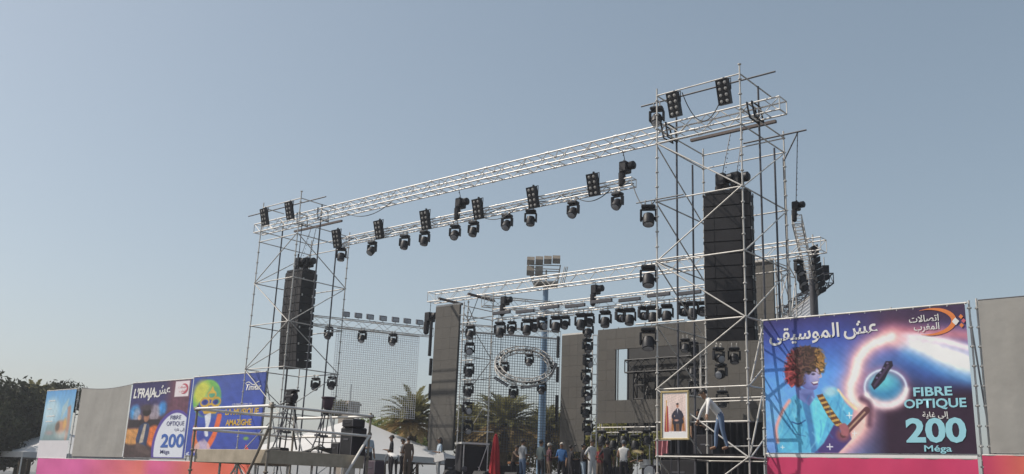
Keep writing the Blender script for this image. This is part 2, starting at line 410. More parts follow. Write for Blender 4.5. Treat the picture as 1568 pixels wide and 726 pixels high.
# ------------------------------------------------------------------ line arrays
def line_array(label, px, py, vf, w, d, h, n, beam, vb, hoist_labels, curve, yaw=0., tp=.72):
    c = onv(px, py, vf); u0, z0 = c[0], c[2]
    t = thing('line_array_speaker', label, 'loudspeaker', (u0 + w / 2, vf + d / 2, z0 - h), 'line arrays in the towers')
    z = z0; v = vf; tilt = 0.
    MB().box((u0 + .05, vf + .02, z0 + .03), (u0 + w - .05, vf + d - .02, z0 + .14)).build('flying_frame', M['black'], t)
    for k in range(n):
        hh = h / n; tilt = curve * (k / (n - 1)) ** 2
        dn = A3(0, math.sin(tilt), -math.cos(tilt)); bk = A3(0, math.cos(tilt), math.sin(tilt))
        cc = A3(u0 + w / 2, v, z) + dn * hh / 2 + bk * d / 2
        b = MB()
        vs = []
        for sx in (-1, 1):
            for (fb, k2) in ((-1, 1.), (1, tp)):
                for sz in (-1, 1): vs.append(cc + A3(sx * w / 2, 0, 0) + bk * fb * d / 2 - dn * sz * hh / 2 * .965 * k2)
        b.add(vs, [(0, 1, 3, 2), (4, 6, 7, 5), (0, 4, 5, 1), (2, 3, 7, 6), (0, 2, 6, 4), (1, 5, 7, 3)])
        cb = b.build('cabinet', M['spk'], t, smooth=False)
        f0 = A3(u0 + w / 2, v, z) + dn * hh / 2 - bk * .012
        gb = MB().obox(f0, (w / 2 * .97, 0, 0), bk * .012, dn * hh / 2 * .90)
        for sx in (-.28, .28): gb.obox(f0 + A3(sx * w, 0, 0) - bk * .012, (.012, 0, 0), bk * .008, dn * hh / 2 * .8)
        gb.build('grille', M['grille'], cb, smooth=False)
        rg = MB()
        for sx in (-1, 1):
            rg.obox(cc + A3(sx * (w / 2 + .012), 0, 0) + bk * d * .3 - dn * hh * .5, (.012, 0, 0), bk * .05, dn * .06)
            rg.obox(cc + A3(sx * (w / 2 + .012), 0, 0) - bk * d * .42 - dn * hh * .5, (.012, 0, 0), bk * .03, dn * .05)
        rg.build('rigging', M['steel'] if k % 2 else M['black'], cb, smooth=False)
        v += dn[1] * hh; z += dn[2] * hh
    t.rotation_euler = (0, 0, R_(yaw))
    for i, lb in enumerate(hoist_labels):
        uu = u0 + w * (.38 + .3 * i)
        chain_hoist((uu, vb, beam), (uu, vf + d * (.45 + .25 * i), z0 + .14), lb, 1.25)
    return t
line_array('tall black line array hanging inside the right scaffold tower', 1077, 303, 1.35, 1.50, .55, 4.75, 12, BEAM_R, 2.25,
           ['left black chain hoist on top of the right line array', 'right black chain hoist on top of the right line array'], .13, 16, .90)
line_array('black line array hanging inside the left scaffold tower, smaller in view', 437.5, 419, 1.35, 1.32, .85, 4.55, 12, BEAM_L, 2.2,
           ['left black chain hoist on top of the left line array', 'right black chain hoist on top of the left line array'], .10, 0, .84)

# ------------------------------------------------------------------ moving heads and blinders
def make_head():
    t = thing('moving_head', None, 'moving head light', (0, 0, 0))
    b = MB()
    for x in (-.09, .09):
        b.box((x - .02, -.03, -.11), (x + .02, .03, -.03)); b.path([(x, -.055, -.02), (x, -.045, .035), (x, 0, .055), (x, .045, .035), (x, .055, -.02)], .014, 5)
    b.box((-.10, -.02, -.10), (.10, .02, -.085)); b.build('clamp', M['steel'], t)
    MB().bbox((-.20, -.13, -.205), (.20, .13, -.10), .03).build('base', M['black'], t)
    b = MB(); b.lathe((0, 0, -.24), [(.07, 0), (.07, .035)], 10)
    b.box((-.23, -.06, -.25), (.23, .06, -.23))
    for sx in (-1, 1):
        b.bbox((sx * .208 - .030, -.085, -.57), (sx * .208 + .030, .085, -.23), .02)
    b.build('yoke', M['black'], t)
    hd = MB(); hd.lathe((0, 0, 0), [(.09, -.14), (.145, -.115), (.168, -.03), (.168, .13), (.160, .20), (.142, .215)], 14, (0, -1, 0))
    hd.tube((-.185, 0, 0), (.185, 0, 0), .05, 8)
    o = hd.build('lamp_head', M['black'], t)
    l = MB().lathe((0, -.216, 0), [(.135, 0), (.095, .012), (.05, .02), (.004, .023)], 14, (0, -1, 0))
    ORG[o.name] = (0, 0, 0); l.build('lens', M['lens'], o, org=(0, 0, 0))
    o.location = (0, 0, -.49)
    return t
# the head is modelled round its pivot
HEAD = make_head(); HT = TREE(HEAD); used_head = [False]
def head(P, label, tilt=None, yaw=None, s=1., flip=False, grp='moving heads on the rig'):
    global HEAD
    if not used_head[0]: r = HEAD; used_head[0] = True
    else: r = copy_tree(HEAD, None, HT)
    r.location = [float(c) for c in P]; r.scale = (s, s, s)
    r.rotation_euler = (math.pi if flip else 0, 0, R_(yaw if yaw is not None else rnd.uniform(-25, 35)))
    for c in kids(r):
        if c.name.startswith('lamp_head'): c.rotation_euler = (R_(tilt if tilt is not None else rnd.uniform(35, 80)), 0, 0)
    return tag(r, label, 'moving head light', grp)

def make_blinder():
    t = thing('blinder_light', None, 'blinder light', (0, 0, 0))
    b = MB(); b.path([(-.235, 0, -.42), (-.235, 0, -.04), (.235, 0, -.04), (.235, 0, -.42)], .018, 5); b.box((-.03, -.03, -.06), (.03, .03, .03))
    b.build('bracket', M['black'], t)
    a = R_(16); up = A3(0, -math.sin(a), math.cos(a)); fr = A3(0, -math.cos(a), -math.sin(a)); c = A3(0, 0, -.46)
    b = MB().obox(c, (.205, 0, 0), fr * .075, up * .40)
    for sx in (-1, 0, 1): b.obox(c + fr * .085 + A3(sx * .192, 0, 0), (.012, 0, 0), fr * .012, up * .40)
    for k in range(5): b.obox(c + fr * .085 + up * (-.39 + .195 * k), (.178, 0, 0), fr * .010, up * .012)
    b.build('housing', M['black'], t, smooth=False)
    for sx in (-1, 1):
        for k in range(4):
            cc = c + fr * .076 + A3(sx * .097, 0, 0) + up * (-.2925 + .195 * k)
            MB().lathe(cc, [(.054, 0), (.056, .004), (.038, .008), (.018, .014), (.003, .016)], 10, fr).build('lamp', M['lamp'], t)
    return t
BL = make_blinder(); BT = TREE(BL); used_bl = [False]
def blinder(P, label, s=1.):
    if not used_bl[0]: r = BL; used_bl[0] = True
    else: r = copy_tree(BL, None, BT)
    r.location = [float(c) for c in P]; r.scale = (s, s, s); r.rotation_euler = (0, 0, R_(rnd.uniform(-4, 4)))
    return tag(r, label, 'blinder light', 'eight lamp blinders of the rig')
ORD = ['first', 'second', 'third', 'fourth', 'fifth', 'sixth', 'seventh', 'eighth', 'ninth', 'tenth', 'eleventh', 'twelfth', 'thirteenth', 'fourteenth']

# on the hanging front truss
for k, px in enumerate((526, 572, 621, 651, 697, 725, 776, 812, 877, 945)):
    p = onv(px, 350, HV + .15)
    head((p[0], HV + .15, HZ - .31), 'black moving head, %s from the left under the slim hanging lighting truss' % ORD[k], tilt=rnd.uniform(50, 80), yaw=rnd.uniform(-5, 45), s=1.0)
for k, (px, py) in enumerate(((518, 344), (582, 333), (653, 316), (733, 303), (817, 281), (909, 261))):
    p = onv(px, py, HV - .12)
    blinder((p[0], HV - .12, HZ + .42), 'black eight lamp blinder, %s from the left on the hanging lighting truss' % ORD[k])
    MB().tube((p[0], HV - .0, HZ - .0), (p[0], HV - .1, HZ + .42), .02, 6).build('stand_pipe', M['dkpost'], bpy.data.objects[[o.name for o in bpy.data.objects if o.name.startswith('blinder_light')][-1]]) if 0 else None
for k, (px, side) in enumerate(((1033, 'left'), (1109, 'right'))):
    p = onv(px, 135, 0); blinder((p[0], -.02, TR - .03), '%s black blinder hanging from the top rail of the right scaffold tower' % side, 1.0)
for k, (px, side) in enumerate(((409, 'left'), (446, 'right'))):
    p = onv(px, 305, 0); blinder((p[0], -.02, TL - .03), '%s black blinder hanging from the top rail of the left scaffold tower' % side, 1.0)
p = onv(1005, 165, .6); head((p[0] + .02, .6, TR + .0), 'black moving head hanging from the dark pole above the right tower', 60, 20, 1.1)
p = onv(993, 308, -.06)
for n, nm in ((5, 'upper'), (4, 'middle'), (3, 'lower')):
    head((p[0], -.06, ZR + 2 * n + .03), '%s black moving head on a short pole left of the right tower' % nm, 70, 30, 1.15)
for px, nm in ((485, 'left'), (510, 'right')):
    p = onv(px, 568, 3.0); head((p[0], 3.0, ZL + 6), '%s small moving head under the rear rail of the left tower' % nm, 60, 30, .95)

# ------------------------------------------------------------------ roof trusses over the stage
BV = 6.0; pl, pq = onv(655, 451, BV), onv(1256, 358.5, BV); BZ = (pl[2] + pq[2]) / 2; BH = .46
t = thing('roof_truss', 'silver box truss across the stage roof, behind the slim lighting truss', 'truss', ((pl[0] + pq[0]) / 2, BV, BZ - BH))
truss(t, (pl[0], BV, BZ - BH), (pq[0], BV, BZ - BH), (0, .5, 0), (0, 0, BH), .5, .026, .012)
BACK_L = pl
# cross bars over the left screen
for (x0, y0, x1, y1) in ((672, 457, 708, 466), (717, 450, 757, 461)):
    p, q = onz(x0, y0, BZ - BH - .06), onz(x1, y1, BZ - BH - .06)
    MB().obox((p + q) / 2, (q - p) / 2, (0.05, 0, 0), (0, 0, .05)).build('cross_bar', M['beam'], t, smooth=False)
# lighting truss with battens
SV = BV + .1; p, q = onv(755, 475.5, SV), onv(1084, 433.5, SV); SZ = (p[2] + q[2]) / 2
t = thing('batten_truss', 'silver truss over the stage carrying dark light battens and moving heads', 'truss', ((p[0] + q[0]) / 2, SV, SZ - .42))
truss(t, (p[0], SV, SZ - .42), (q[0], SV, SZ - .42), (0, .4, 0), (0, 0, .42), .5, .022, .010)
n = 8
for k in range(n):
    a = p[0] + (q[0] - p[0]) * (k + .06) / n; e = p[0] + (q[0] - p[0]) * (k + .82) / n
    MB().bbox((a, SV - .14, SZ - .28 - .06 * (k % 2)), (e, SV - .04, SZ - .14 - .06 * (k % 2)), .015).build('light_batten', M['dkpost'], t)
HX = [(767, 0), (785, 1), (808, 0), (820, 1), (831, 2), (852, 0), (866, 1), (890, 0), (903, 1), (927, 0), (950, 2), (964, 0), (985, 2), (1000, 0), (1021, 0), (1046, 2), (1060, 0), (1076, 1)]
for k, (px, md) in enumerate(HX):
    c = onv(px, 470, SV + (.1 if md != 1 else .35))
    head((c[0], SV + (.1 if md != 1 else .35), SZ - .46), 'black moving head, number %d from the left under the stage batten truss' % (k + 1) if 0 else
         'black moving head under the batten truss, %s counting from its left end' % (ORD + ['fifteenth', 'sixteenth', 'seventeenth', 'eighteenth'])[k], (75, 60, 10)[md], (25, 15, 70)[md], (1.12, .92, 1.0)[md])
for px, py, yt, nm in ((773, 473, 445, 'black chain hoist lifting the left part of the batten truss'), (912, 458, 437, 'black chain hoist lifting the middle of the batten truss')):
    c = onv(px, py, BV + .25); tp = BZ - BH
    chain_hoist((c[0], BV + .25, tp), (c[0], BV + .25, SZ + .0), nm, 1.1)
c = onv(658, 490, BV + .3); chain_hoist((c[0], BV + .3, BZ - BH), (c[0], BV + .3, c[2] - .3), 'black chain hoist by the top left corner of the narrow left screen', 1.3)
# angled roof truss at the back left
p, q = ond(742, 452, 42.6), ond(884, 463, 43.9); z = BZ - .02
q = A3(q[0], q[1], p[2])
d = (q - p) / np.linalg.norm(q - p); nrm = A3(-d[1], d[0], 0)
t = thing('side_truss', 'grey box truss set at an angle over the back left of the stage', 'truss', (p + q) / 2 - A3(0, 0, .46))
truss(t, p - A3(0, 0, .46), q - A3(0, 0, .46), nrm * .45, (0, 0, .46), .5, .024, .011, 'steel')

# ------------------------------------------------------------------ left side truss with floodlights and led mesh
p, q = ond(478, 482.5, 45.2), ond(664, 505.5, 47.6); q[2] = p[2]
ltz = p[2]; d = (q - p) / np.linalg.norm(q - p); nrm = A3(-d[1], d[0], 0)
t = thing('wing_truss', 'grey truss between the left tower and the narrow left screen', 'truss', (p + q) / 2 - A3(0, 0, .4))
truss(t, p - A3(0, 0, .4), q - A3(0, 0, .4), nrm * .4, (0, 0, .4), .5, .022, .010, 'steel')
WP, WQ = p, q
def along(px):       # point on the wing truss line under image column px
    lo, hi = 0., 1.
    for _ in range(40):
        m = (lo + hi) / 2; P = WP + (WQ - WP) * m; dd = (P - CAM) @ FW
        if 784 + F * ((P - CAM) @ RT) / dd < px: lo = m
        else: hi = m
    return WP + (WQ - WP) * lo
for k, px in enumerate((530, 549, 567, 587, 606, 624, 643)):
    P = along(px) + nrm * .1
    r = thing('flood_light', 'small square floodlight on the wing truss above the left mesh, %s from left' % ORD[k], 'floodlight', P, 'floodlights on the wing truss')
    b = MB(); b.tube(P, P + A3(0, 0, .14), .02, 6); b.box(P + A3(-.13, -.02, .12), P + A3(.13, .02, .15)); b.build('bracket', M['steel'], r)
    MB().obox(P + A3(0, 0, .24), d * .17, nrm * .10 + A3(0, 0, .03), A3(0, 0, .12)).build('housing', M['dkpost'], r, smooth=False)
    MB().obox(P + A3(0, 0, .24) - nrm * .108 - A3(0, 0, .03), d * .14, nrm * .004, A3(0, 0, .09)).build('glass', M['lens'], r, smooth=False)
for k, (px, nm) in enumerate(((505, 'left of the left mesh curtain'), (556, 'above the left part of the mesh curtain'), (603, 'above the right part of the mesh curtain'))):
    P = along(px) - nrm * .05 - A3(0, 0, .40); head(P, 'small moving head under the wing truss, ' + nm, 60, 20, .95)

def mesh_curtain(label, p, q, zb, pitch_h, pitch_v, r, mat='net'):
    """see-through led mesh: p, q = top corners"""
    d = (q - p); L = np.linalg.norm(d); d = d / L; nr = A3(-d[1], d[0], 0)
    H = p[2] - zb
    t = thing('mesh_curtain', label, 'led mesh', ((p + q) / 2)[:2].tolist() + [zb], 'see-through led mesh curtains')
    b = MB(); n = int(L / pitch_h)
    for i in range(n + 1):
        x = p + d * (L * i / n) + A3(0, 0, .0)
        jit = rnd.uniform(-.01, .01)
        b.obox(x - A3(0, 0, H / 2) + d * jit, d * r, nr * r, (0, 0, H / 2))
    b.build('vertical_strand', M[mat], t, smooth=False)
    b = MB(); n = int(H / pitch_v)
    for j in range(n):
        z = (j + .5) * H / n; x = (p + q) / 2 - A3(0, 0, z)
        b.obox(x + nr * .03, d * L / 2, nr * r * .8, (0, 0, r * 1.05))
    b.build('led_strip', M[mat], t, smooth=False)
    MB().tube(p + A3(0, 0, .03), q + A3(0, 0, .03), .03, 6).build('hanging_bar', M['steel'], t)
    return t
a, e = along(519) + nrm * .2, along(645) + nrm * .2; a[2] = e[2] = ltz - .5
zb = ond(580, 640, 46.2)[2]
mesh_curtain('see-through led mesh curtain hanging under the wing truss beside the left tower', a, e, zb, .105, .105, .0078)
# second curtain at the back of the stage
p, q = ond(697, 506, 45.6), ond(858, 517.5, 46.8); q[2] = p[2]
d2 = (q - p) / np.linalg.norm(q - p); n2 = A3(-d2[1], d2[0], 0)
t = thing('rear_truss', 'grey truss above the mesh curtain at the back of the stage', 'truss', (p + q) / 2)
truss(t, p, q, n2 * .35, (0, 0, .35), .5, .022, .010, 'steel')
for k, px in enumerate((738, 752, 800, 845)):
    P = ond(px, 500, 45.4); head((P[0], P[1], p[2] + .52), 'small light standing on the rear truss above the back mesh, %s from left' % ORD[k], 30, 10, .8) if 0 else None
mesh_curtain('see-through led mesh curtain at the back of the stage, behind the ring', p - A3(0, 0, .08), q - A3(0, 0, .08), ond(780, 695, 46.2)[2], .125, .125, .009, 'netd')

# ring truss
C0 = ond(803, 560, 41.5); ex = RT / np.linalg.norm(RT); tl = R_(46)
ez = A3(0, 0, 1); ey = np.cross(ez, ex); ey /= np.linalg.norm(ey); ex = np.cross(ey, ez)
tlt = ez * math.cos(tl) + ey * math.sin(tl); tlt = tlt + ex * -.04; tlt /= np.linalg.norm(tlt); nn = np.cross(ex, tlt)
RR = 45 / 1450 * 41.5
t = thing('ring_truss', 'round lighting truss hanging tilted before the back mesh curtain', 'ring truss', C0 - A3(0, 0, .95))
def rp(a, r, o=0.): return C0 + (ex * math.cos(a) + tlt * math.sin(a) * (1.0)) * r + nn * o
for r_, o_ in ((RR, .11), (RR, -.11), (RR - .22, .11), (RR - .22, -.11)):
    MB().path([rp(2 * math.pi * k / 48, r_, o_) for k in range(48)], .026, 6, closed=True).build('chord', M['steel'], t)
b = MB(); n = 40
for k in range(n):
    a0, a1 = 2 * math.pi * k / n, 2 * math.pi * (k + 1) / n
    for (r0, o0), (r1, o1) in (((RR, .11), (RR - .22, .11)), ((RR, -.11), (RR - .22, -.11)), ((RR, .11), (RR, -.11)), ((RR - .22, .11), (RR - .22, -.11))):
        b.tube(rp(a0, r0, o0), rp(a1 if k % 2 else a0, r1, o1), .013, 5)
b.build('lacing', M['steel'], t)
b = MB()
for a0, a1 in ((-.1, .95), (1.2, 1.5), (2.0, 2.75), (3.1, 3.7), (4.0, 4.3), (4.7, 5.3)):
    MB().path([rp(a0 + (a1 - a0) * k / 8, RR - .1, .05 * (-1) ** k) for k in range(9)], .06, 6).build('cable_bundle', M['cable'], t)
for a in (.5, 1.57, 2.64):
    P = rp(a, RR - .1); MB().tube(P, (P[0], P[1], BZ - .6), .008, 5).build('hanging_wire', M['cable'], t)
for k, (px, py, nm) in enumerate(((773, 551, 'inside the left of the ring truss'), (811, 539, 'inside the top of the ring truss'), (787, 588, 'under the bottom of the ring truss'), (830, 582, 'under the right of the ring truss'))):
    P = ond(px, py, 41.3); head(P, 'small moving head hanging ' + nm, 55, 20, .85)
for k, (x0, y0, x1, y1, nm) in enumerate(((757, 578, 778, 591, 'lower left of the ring truss'), (797, 594, 825, 590, 'bottom of the ring truss'), (842, 576, 852, 556, 'right of the ring truss'))):
    p, q = ond(x0, y0, 41.2), ond(x1, y1, 41.2)
    dd = (q - p) / np.linalg.norm(q - p); e1, e2 = basis(dd)
    r = thing('light_batten', 'dark light batten fixed at the ' + nm, 'light batten', (p + q) / 2, 'battens on the ring')
    MB().obox((p + q) / 2, (q - p) / 2, e1 * .055, e2 * .055).build('housing', M['black'], r, smooth=False)
    MB().obox((p + q) / 2 - FW * .06, (q - p) / 2 * .96, np.cross(dd, FW) * .03, FW * .012).build('lens_strip', M['lens'], r, smooth=False)

# ------------------------------------------------------------------ led screens
def led_column(label, x0, x1, yt, yb, v, strips=None, grp=None, dep=.14):
    a, e = onv(x0, yt[0], v), onv(x1, yt[1], v); zb = onv((x0 + x1) / 2, yb, v)[2]; zt = (a[2] + e[2]) / 2
    t = thing('led_screen', label, 'led screen', ((a[0] + e[0]) / 2, v, zb), grp)
    W = e[0] - a[0]; n = max(1, int(round((zt - zb) / .5))); m = max(1, int(round(W / .5)))
    b = MB()
    for i in range(m):
        for j in range(n):
            o = rnd.uniform(0, .006)
            b.box((a[0] + W * i / m + .003, v + o, zb + (zt - zb) * j / n + .003), (a[0] + W * (i + 1) / m - .003, v + .05, zb + (zt - zb) * (j + 1) / n - .003), rnd.choice((0, 0, 1, 2)))
    b.build('screen_face', [M['led'], M['led2'], M['led3']], t, smooth=False)
    MB().box((a[0] + .02, v + .055, zb + .02), (e[0] - .02, v + dep, zt - .02)).build('back_frame', M['ledb'], t, smooth=False)
    MB().box((a[0], v + .02, zt + .004), (e[0], v + .10, zt + .08)).build('hanging_bar', M['alu'], t, smooth=False)
    for (px, y0, y1) in strips or ():
        P = onv(px, y0, v + .1); Q = onv(px, y1, v + .1)
        MB().bbox((P[0] - .05, v + .02, Q[2]), (P[0] + .05, v + .16, P[2]), .012).build('light_strip', M['black'], t)
    return t
led_column('tall narrow grey led screen nearest the left mesh curtain', 667.5, 704, (470.5, 466), 690, BV + .1, [(661, 492, 545), (660.5, 549, 575), (659.5, 588, 612), (659, 636, 675)], 'narrow led screens')
LV = 11.
led_column('narrow grey led screen between the back mesh curtain and the screen wall', 860.5, 897, (514, 511), 692, LV, [(855, 515, 548), (854, 562, 585), (853, 605, 645)], 'narrow led screens')
led_column('tall grey led screen behind the right line array', 1146, 1183, (403, 398), 566, BV + .1, None, 'narrow led screens')
# led wall with an opening
def led_wall():
    v = LV; P = lambda x, y: onv(x, y, v)
    a = P(915.5, 507); e = P(1165, 479.5); zt = (a[2] + P(1080, 489)[2]) / 2; zb = P(960, 648)[2]
    o0, o1 = P(942, 570)[0], P(1081, 570)[0]; oz1, oz0 = P(945, 535)[2], P(970, 612)[2]
    t = thing('led_wall', 'wide grey led wall with a rectangular opening, right half of the stage', 'led wall', ((a[0] + e[0]) / 2, v, zb))
    def field(name, x0, x1, z0, z1):
        b = MB(); m = max(1, int(round((x1 - x0) / .5))); n = max(1, int(round((z1 - z0) / .5)))
        for i in range(m):
            for j in range(n):
                o = rnd.uniform(0, .006)
                b.box((x0 + (x1 - x0) * i / m + .003, v + o, z0 + (z1 - z0) * j / n + .003), (x0 + (x1 - x0) * (i + 1) / m - .003, v + .12, z0 + (z1 - z0) * (j + 1) / n - .003), rnd.choice((0, 0, 1, 2)))
        b.build(name, [M['led'], M['led2'], M['led3']], t, smooth=False)
    field('upper_band', a[0], e[0], oz1, zt); field('lower_band', a[0], e[0], zb, oz0)
    field('side_band', a[0], o0, oz0, oz1); field('side_band', o1, e[0], oz0, oz1)
    b = MB()
    for x in (a[0] + .1, o0 - .05, o1 + .05, e[0] - .1): b.tube((x, v + .3, 1.85), (x, v + .3, zt + .1), .03, 6)
    b.build('support_frame', M['steel'], t)
    return o0, o1, oz0, oz1
o0, o1, oz0, oz1 = led_wall()
# the dark screen seen through the opening, its truss
p = onv(962, 560, LV + 2.5)
t = thing('rear_screen', 'dark back screen seen through the opening of the led wall', 'led screen', (p[0] + 3, LV + 2.5, oz0 - 1))
MB().box((p[0], LV + 2.5, oz0 - 1.2), (p[0] + 8, LV + 2.6, oz1 + .45)).build('panel', M['ledb'], t, smooth=False)
MB().box((p[0] - .05, LV + 2.47, oz0 - 1.2), (p[0] - .005, LV + 2.62, oz1 + .45)).build('edge_trim', M['dkpost'], t, smooth=False)
t = thing('dark_truss', 'dark truss frame inside the opening of the led wall', 'truss', (p[0] + 2, LV + 2.1, oz0 - 1))
q0, q1 = onv(975, 541, LV + 2.1), onv(1085, 524, LV + 2.1)
truss(t, (p[0] + .1, LV + 2.05, q0[2] - .9), (p[0] + 7, LV + 2.05, q0[2] - .9), (0, .3, 0), (0, 0, .6), .6, .035, .02, 'black')
x = onv(972, 570, LV + 2.1)[0]
truss(t, (x, LV + 2.0, oz0 - 1.0), (x, LV + 2.0, q0[2] - .9), (.6, 0, 0), (0, .3, 0), .6, .035, .02, 'black')

# ------------------------------------------------------------------ light ladders with moving heads
def ladder(label, px, py0, py1, D, wpx, n, mat, name='light_ladder'):
    a, e = ond(px, py1, D), ond(px + wpx, py1, D); zt = ond(px, py0, D)[2]; z0 = 1.85
    d = e - a; d[2] = 0; wv = d
    t = thing(name, label, 'truss upright', ((a[0] + e[0]) / 2, a[1], z0), 'upright light ladders')
    pp, qq = A3(a[0], a[1], z0), A3(a[0], a[1], zt)
    nr = A3(-d[1], d[0], 0); nr /= np.linalg.norm(nr)
    truss(t, pp, qq, wv, nr * np.linalg.norm(wv), .45, .022, .011, mat)
    return t
ladder('silver upright truss with moving heads left of the led wall', 905, 505, 690, 41, 8, 0, 'alu')
for k, (px, py) in enumerate(((901, 491), (900, 515), (900, 539), (898, 562), (899, 588), (898, 614), (900, 640))):
    P = ond(px, py, 40.6); r = head(P, 'black moving head on the upright truss left of the led wall, %s from top' % ORD[k], (70, 60, 20, 70, 40, 75, 60)[k], (20, 60, 80, 30, 60, 20, 40)[k], 1.0)
ladder('silver upright truss seen inside the right scaffold tower', 1075, 505, 690, 40, 9, 0, 'alu')
for k, (px, py) in enumerate(((1049, 515), (1062, 520), (1060, 552), (1062, 580))):
    P = ond(px, py, 39.5); head(P, 'dark moving head beside the upright truss in the right tower, %s from top' % ORD[k], 60, (20, 70, 30, 50)[k], .95)
for k, (px, py) in enumerate(((1100, 528), (1124, 528), (1104, 553), (1106, 594))):
    P = ond(px, py, 37); head(P, 'dark moving head before the grey wall in the right tower, %s from top' % ORD[k], (20, 70, 15, 75)[k], (60, 30, 0, 20)[k], 1.05)
# scaffold frame left of the back mesh curtain
t = thing('scaffold_tower', 'slim scaffold frame standing right of the tall left screen', 'scaffold', ond(733, 700, 43).tolist()[:2] + [1.85])
D_ = 43.2
def fr(x, y, D=D_): return ond(x, y, D)
for x, yt, yb, D in ((711, 462, 705, 43.2), (717.5, 460, 705, 44.4), (756, 446, 705, 43.6)):
    P, Q = fr(x, yt, D), fr(x, yb, D); leg(t, P[0], P[1], 1.85, P[2], 3.0)
for x0, y0, x1, y1 in ((711, 490, 756, 484), (711, 545, 756, 552), (711, 584, 756, 579), (711, 612, 756, 616), (711, 468, 756, 478), (704, 482, 756, 491), (711, 660, 756, 662)):
    bar(t, 'ledger', fr(x0, y0), fr(x1, y1, 43.6), .022)
for x0, y0, x1, y1 in ((711, 480, 752, 550), (752, 552, 718, 598), (717, 470, 728, 495), (756, 600, 718, 660)):
    bar(t, 'diagonal_brace', fr(x0, y0), fr(x1, y1, 43.6), .02)
for k, (px, py) in enumerate(((721, 495), (720, 521), (719, 553), (718, 583), (716, 612), (717, 640))):
    P = ond(px, py, 42.6); head(P, 'black moving head on the scaffold frame by the left screen, %s from top' % ORD[k], (60, 20, 75, 75, 10, 40)[k], (10, 40, 20, 25, 70, 60)[k], 1.0)
    bar(t, 'lamp_pole', P + A3(-.5, 0, .05), P + A3(.35, 0, .05), .02)
# floor row of lamps under the led wall
p, q = ond(915, 655, 43), ond(1004, 654, 41); q[2] = p[2]
t = thing('low_truss', 'low lamp bar under the bottom edge of the led wall', 'lamp bar', (p + q) / 2 - A3(0, 0, .1))
bar(t, 'pipe', p, q, .03); bar(t, 'pipe', p - A3(0, 0, .22), q - A3(0, 0, .22), .02)
for f in (.1, .5, .9): bar(t, 'post', (p + (q - p) * f)[:2].tolist() + [1.85], p + (q - p) * f, .025)
for k, f in enumerate((.08, .28, .46, .66, .86)):
    P = p + (q - p) * f - A3(0, 0, .02 + .2 * (k % 2)); head(P, 'black moving head on the low bar under the led wall, %s from left' % ORD[k], 75, 25, 1.05)
for k, (px, nm) in enumerate(((974, 'left'), (1008, 'right'))): pass

# ------------------------------------------------------------------ far right side of the rig
p, q = ond(1213, 343, 31.2), ond(1238, 447, 40.6); q[2] = p[2]
d = (q - p) / np.linalg.norm(q - p); nr = A3(d[1], -d[0], 0)
t = thing('hanging_truss', 'silver side truss hanging from a chain right of the right tower', 'truss', (p + q) / 2)
truss(t, p, q, nr * .3, (0, 0, .3), .4, .022, .011, 'alu')
chain_hoist((OUT[0] - .3, 3.0, OUT[2]), p + nr * .15 + A3(0, 0, .32), 'black chain hoist hanging on a long wire right of the right tower', .85)
for k, (f, nm) in enumerate(((.45, 'upper'), (.62, 'middle'), (.78, 'lower'))):
    P = p + (q - p) * f - nr * .08; head(P, '%s moving head under the side truss right of the right tower' % nm, 60, 80, .95)
# small line array seen from the side, and the dark post
P = ond(1245, 378, 37.5)
t = thing('side_line_array', 'small black line array seen side on above the guitarist banner', 'loudspeaker', P - A3(0, 0, 2))
for k in range(8):
    c = P - A3(0, 0, .09 + .24 * k) + RT * (.035 * k)
    MB().obox(c, RT * .13 + A3(0, 0, .05), FW * .2 * A3(1, 1, 0), A3(0, 0, .105)).build('cabinet', M['spk'], t, smooth=False)
MB().tube(P + A3(0, 0, 0), P + A3(0, 0, .5), .03, 6).build('hanging_bar', M['steel'], t)
P0 = ond(1262, 407, 38.2); r = thing('side_speaker', 'single black speaker box beside the small line array', 'loudspeaker', P0 - A3(0, 0, .6))
MB().obox(P0 - A3(0, 0, .3), RT * .13, FW * A3(1, 1, 0) * .2, A3(0, 0, .28)).build('cabinet', M['black'], r, smooth=False)
MB().obox(P0 - A3(0, 0, .3) - FW * A3(1, 1, 0) * .207, RT * .11, FW * A3(1, 1, 0) * .006, A3(0, 0, .25)).build('grille', M['grille'], r, smooth=False)
MB().tube(P0 + A3(0, 0, -.02), P0 + A3(0, 0, .35), .02, 6).build('bracket', M['steel'], r)
P = ond(1243, 415, 38.6); Q = ond(1248, 500, 38.6)
t = thing('mast_post', 'thick dark purple grey post rising behind the guitarist banner', 'post', (Q[0], Q[1], 0))
MB().cone((Q[0], Q[1], 0), (Q[0], Q[1], P[2] + .6), .17, .16, 12).build('shaft', M['dkpost'], t)
MB().box((Q[0] - .25, Q[1] - .25, 0), (Q[0] + .25, Q[1] + .25, .03)).build('base_plate', M['dkpost'], t, smooth=False)
p, q = ond(1262, 420, 37.6), ond(1188, 485, 46.5); q[2] = p[2]
d = (q - p) / np.linalg.norm(q - p); nr = A3(d[1], -d[0], 0)
t = thing('dark_wing_truss', 'dark truss carrying battens, right wing of the stage above the banner', 'truss', (p + q) / 2)
truss(t, p - A3(0, 0, .35), q - A3(0, 0, .35), nr * .35, (0, 0, .4), .45, .028, .016, 'dkpost')
for k in range(8): P = p + (q - p) * (.2 + .1 * k) + nr * .1; MB().bbox(P + A3(-.09, -.09, .06), P + A3(.09, .09, .17), .015).build('lamp_box', M['black'], t)
mesh_curtain('small piece of led mesh under the dark truss, above the guitarist banner', p + (q - p) * .25 - A3(0, 0, .45), p + (q - p) * .95 - A3(0, 0, .45), 4.2, .14, .14, .011)
bar(t, 'stay', p, ond(1245, 478, 37.8), .015, 'dkpost'); bar(t, 'stay', p + (q - p) * .3, ond(1226, 482, 41), .012, 'dkpost')
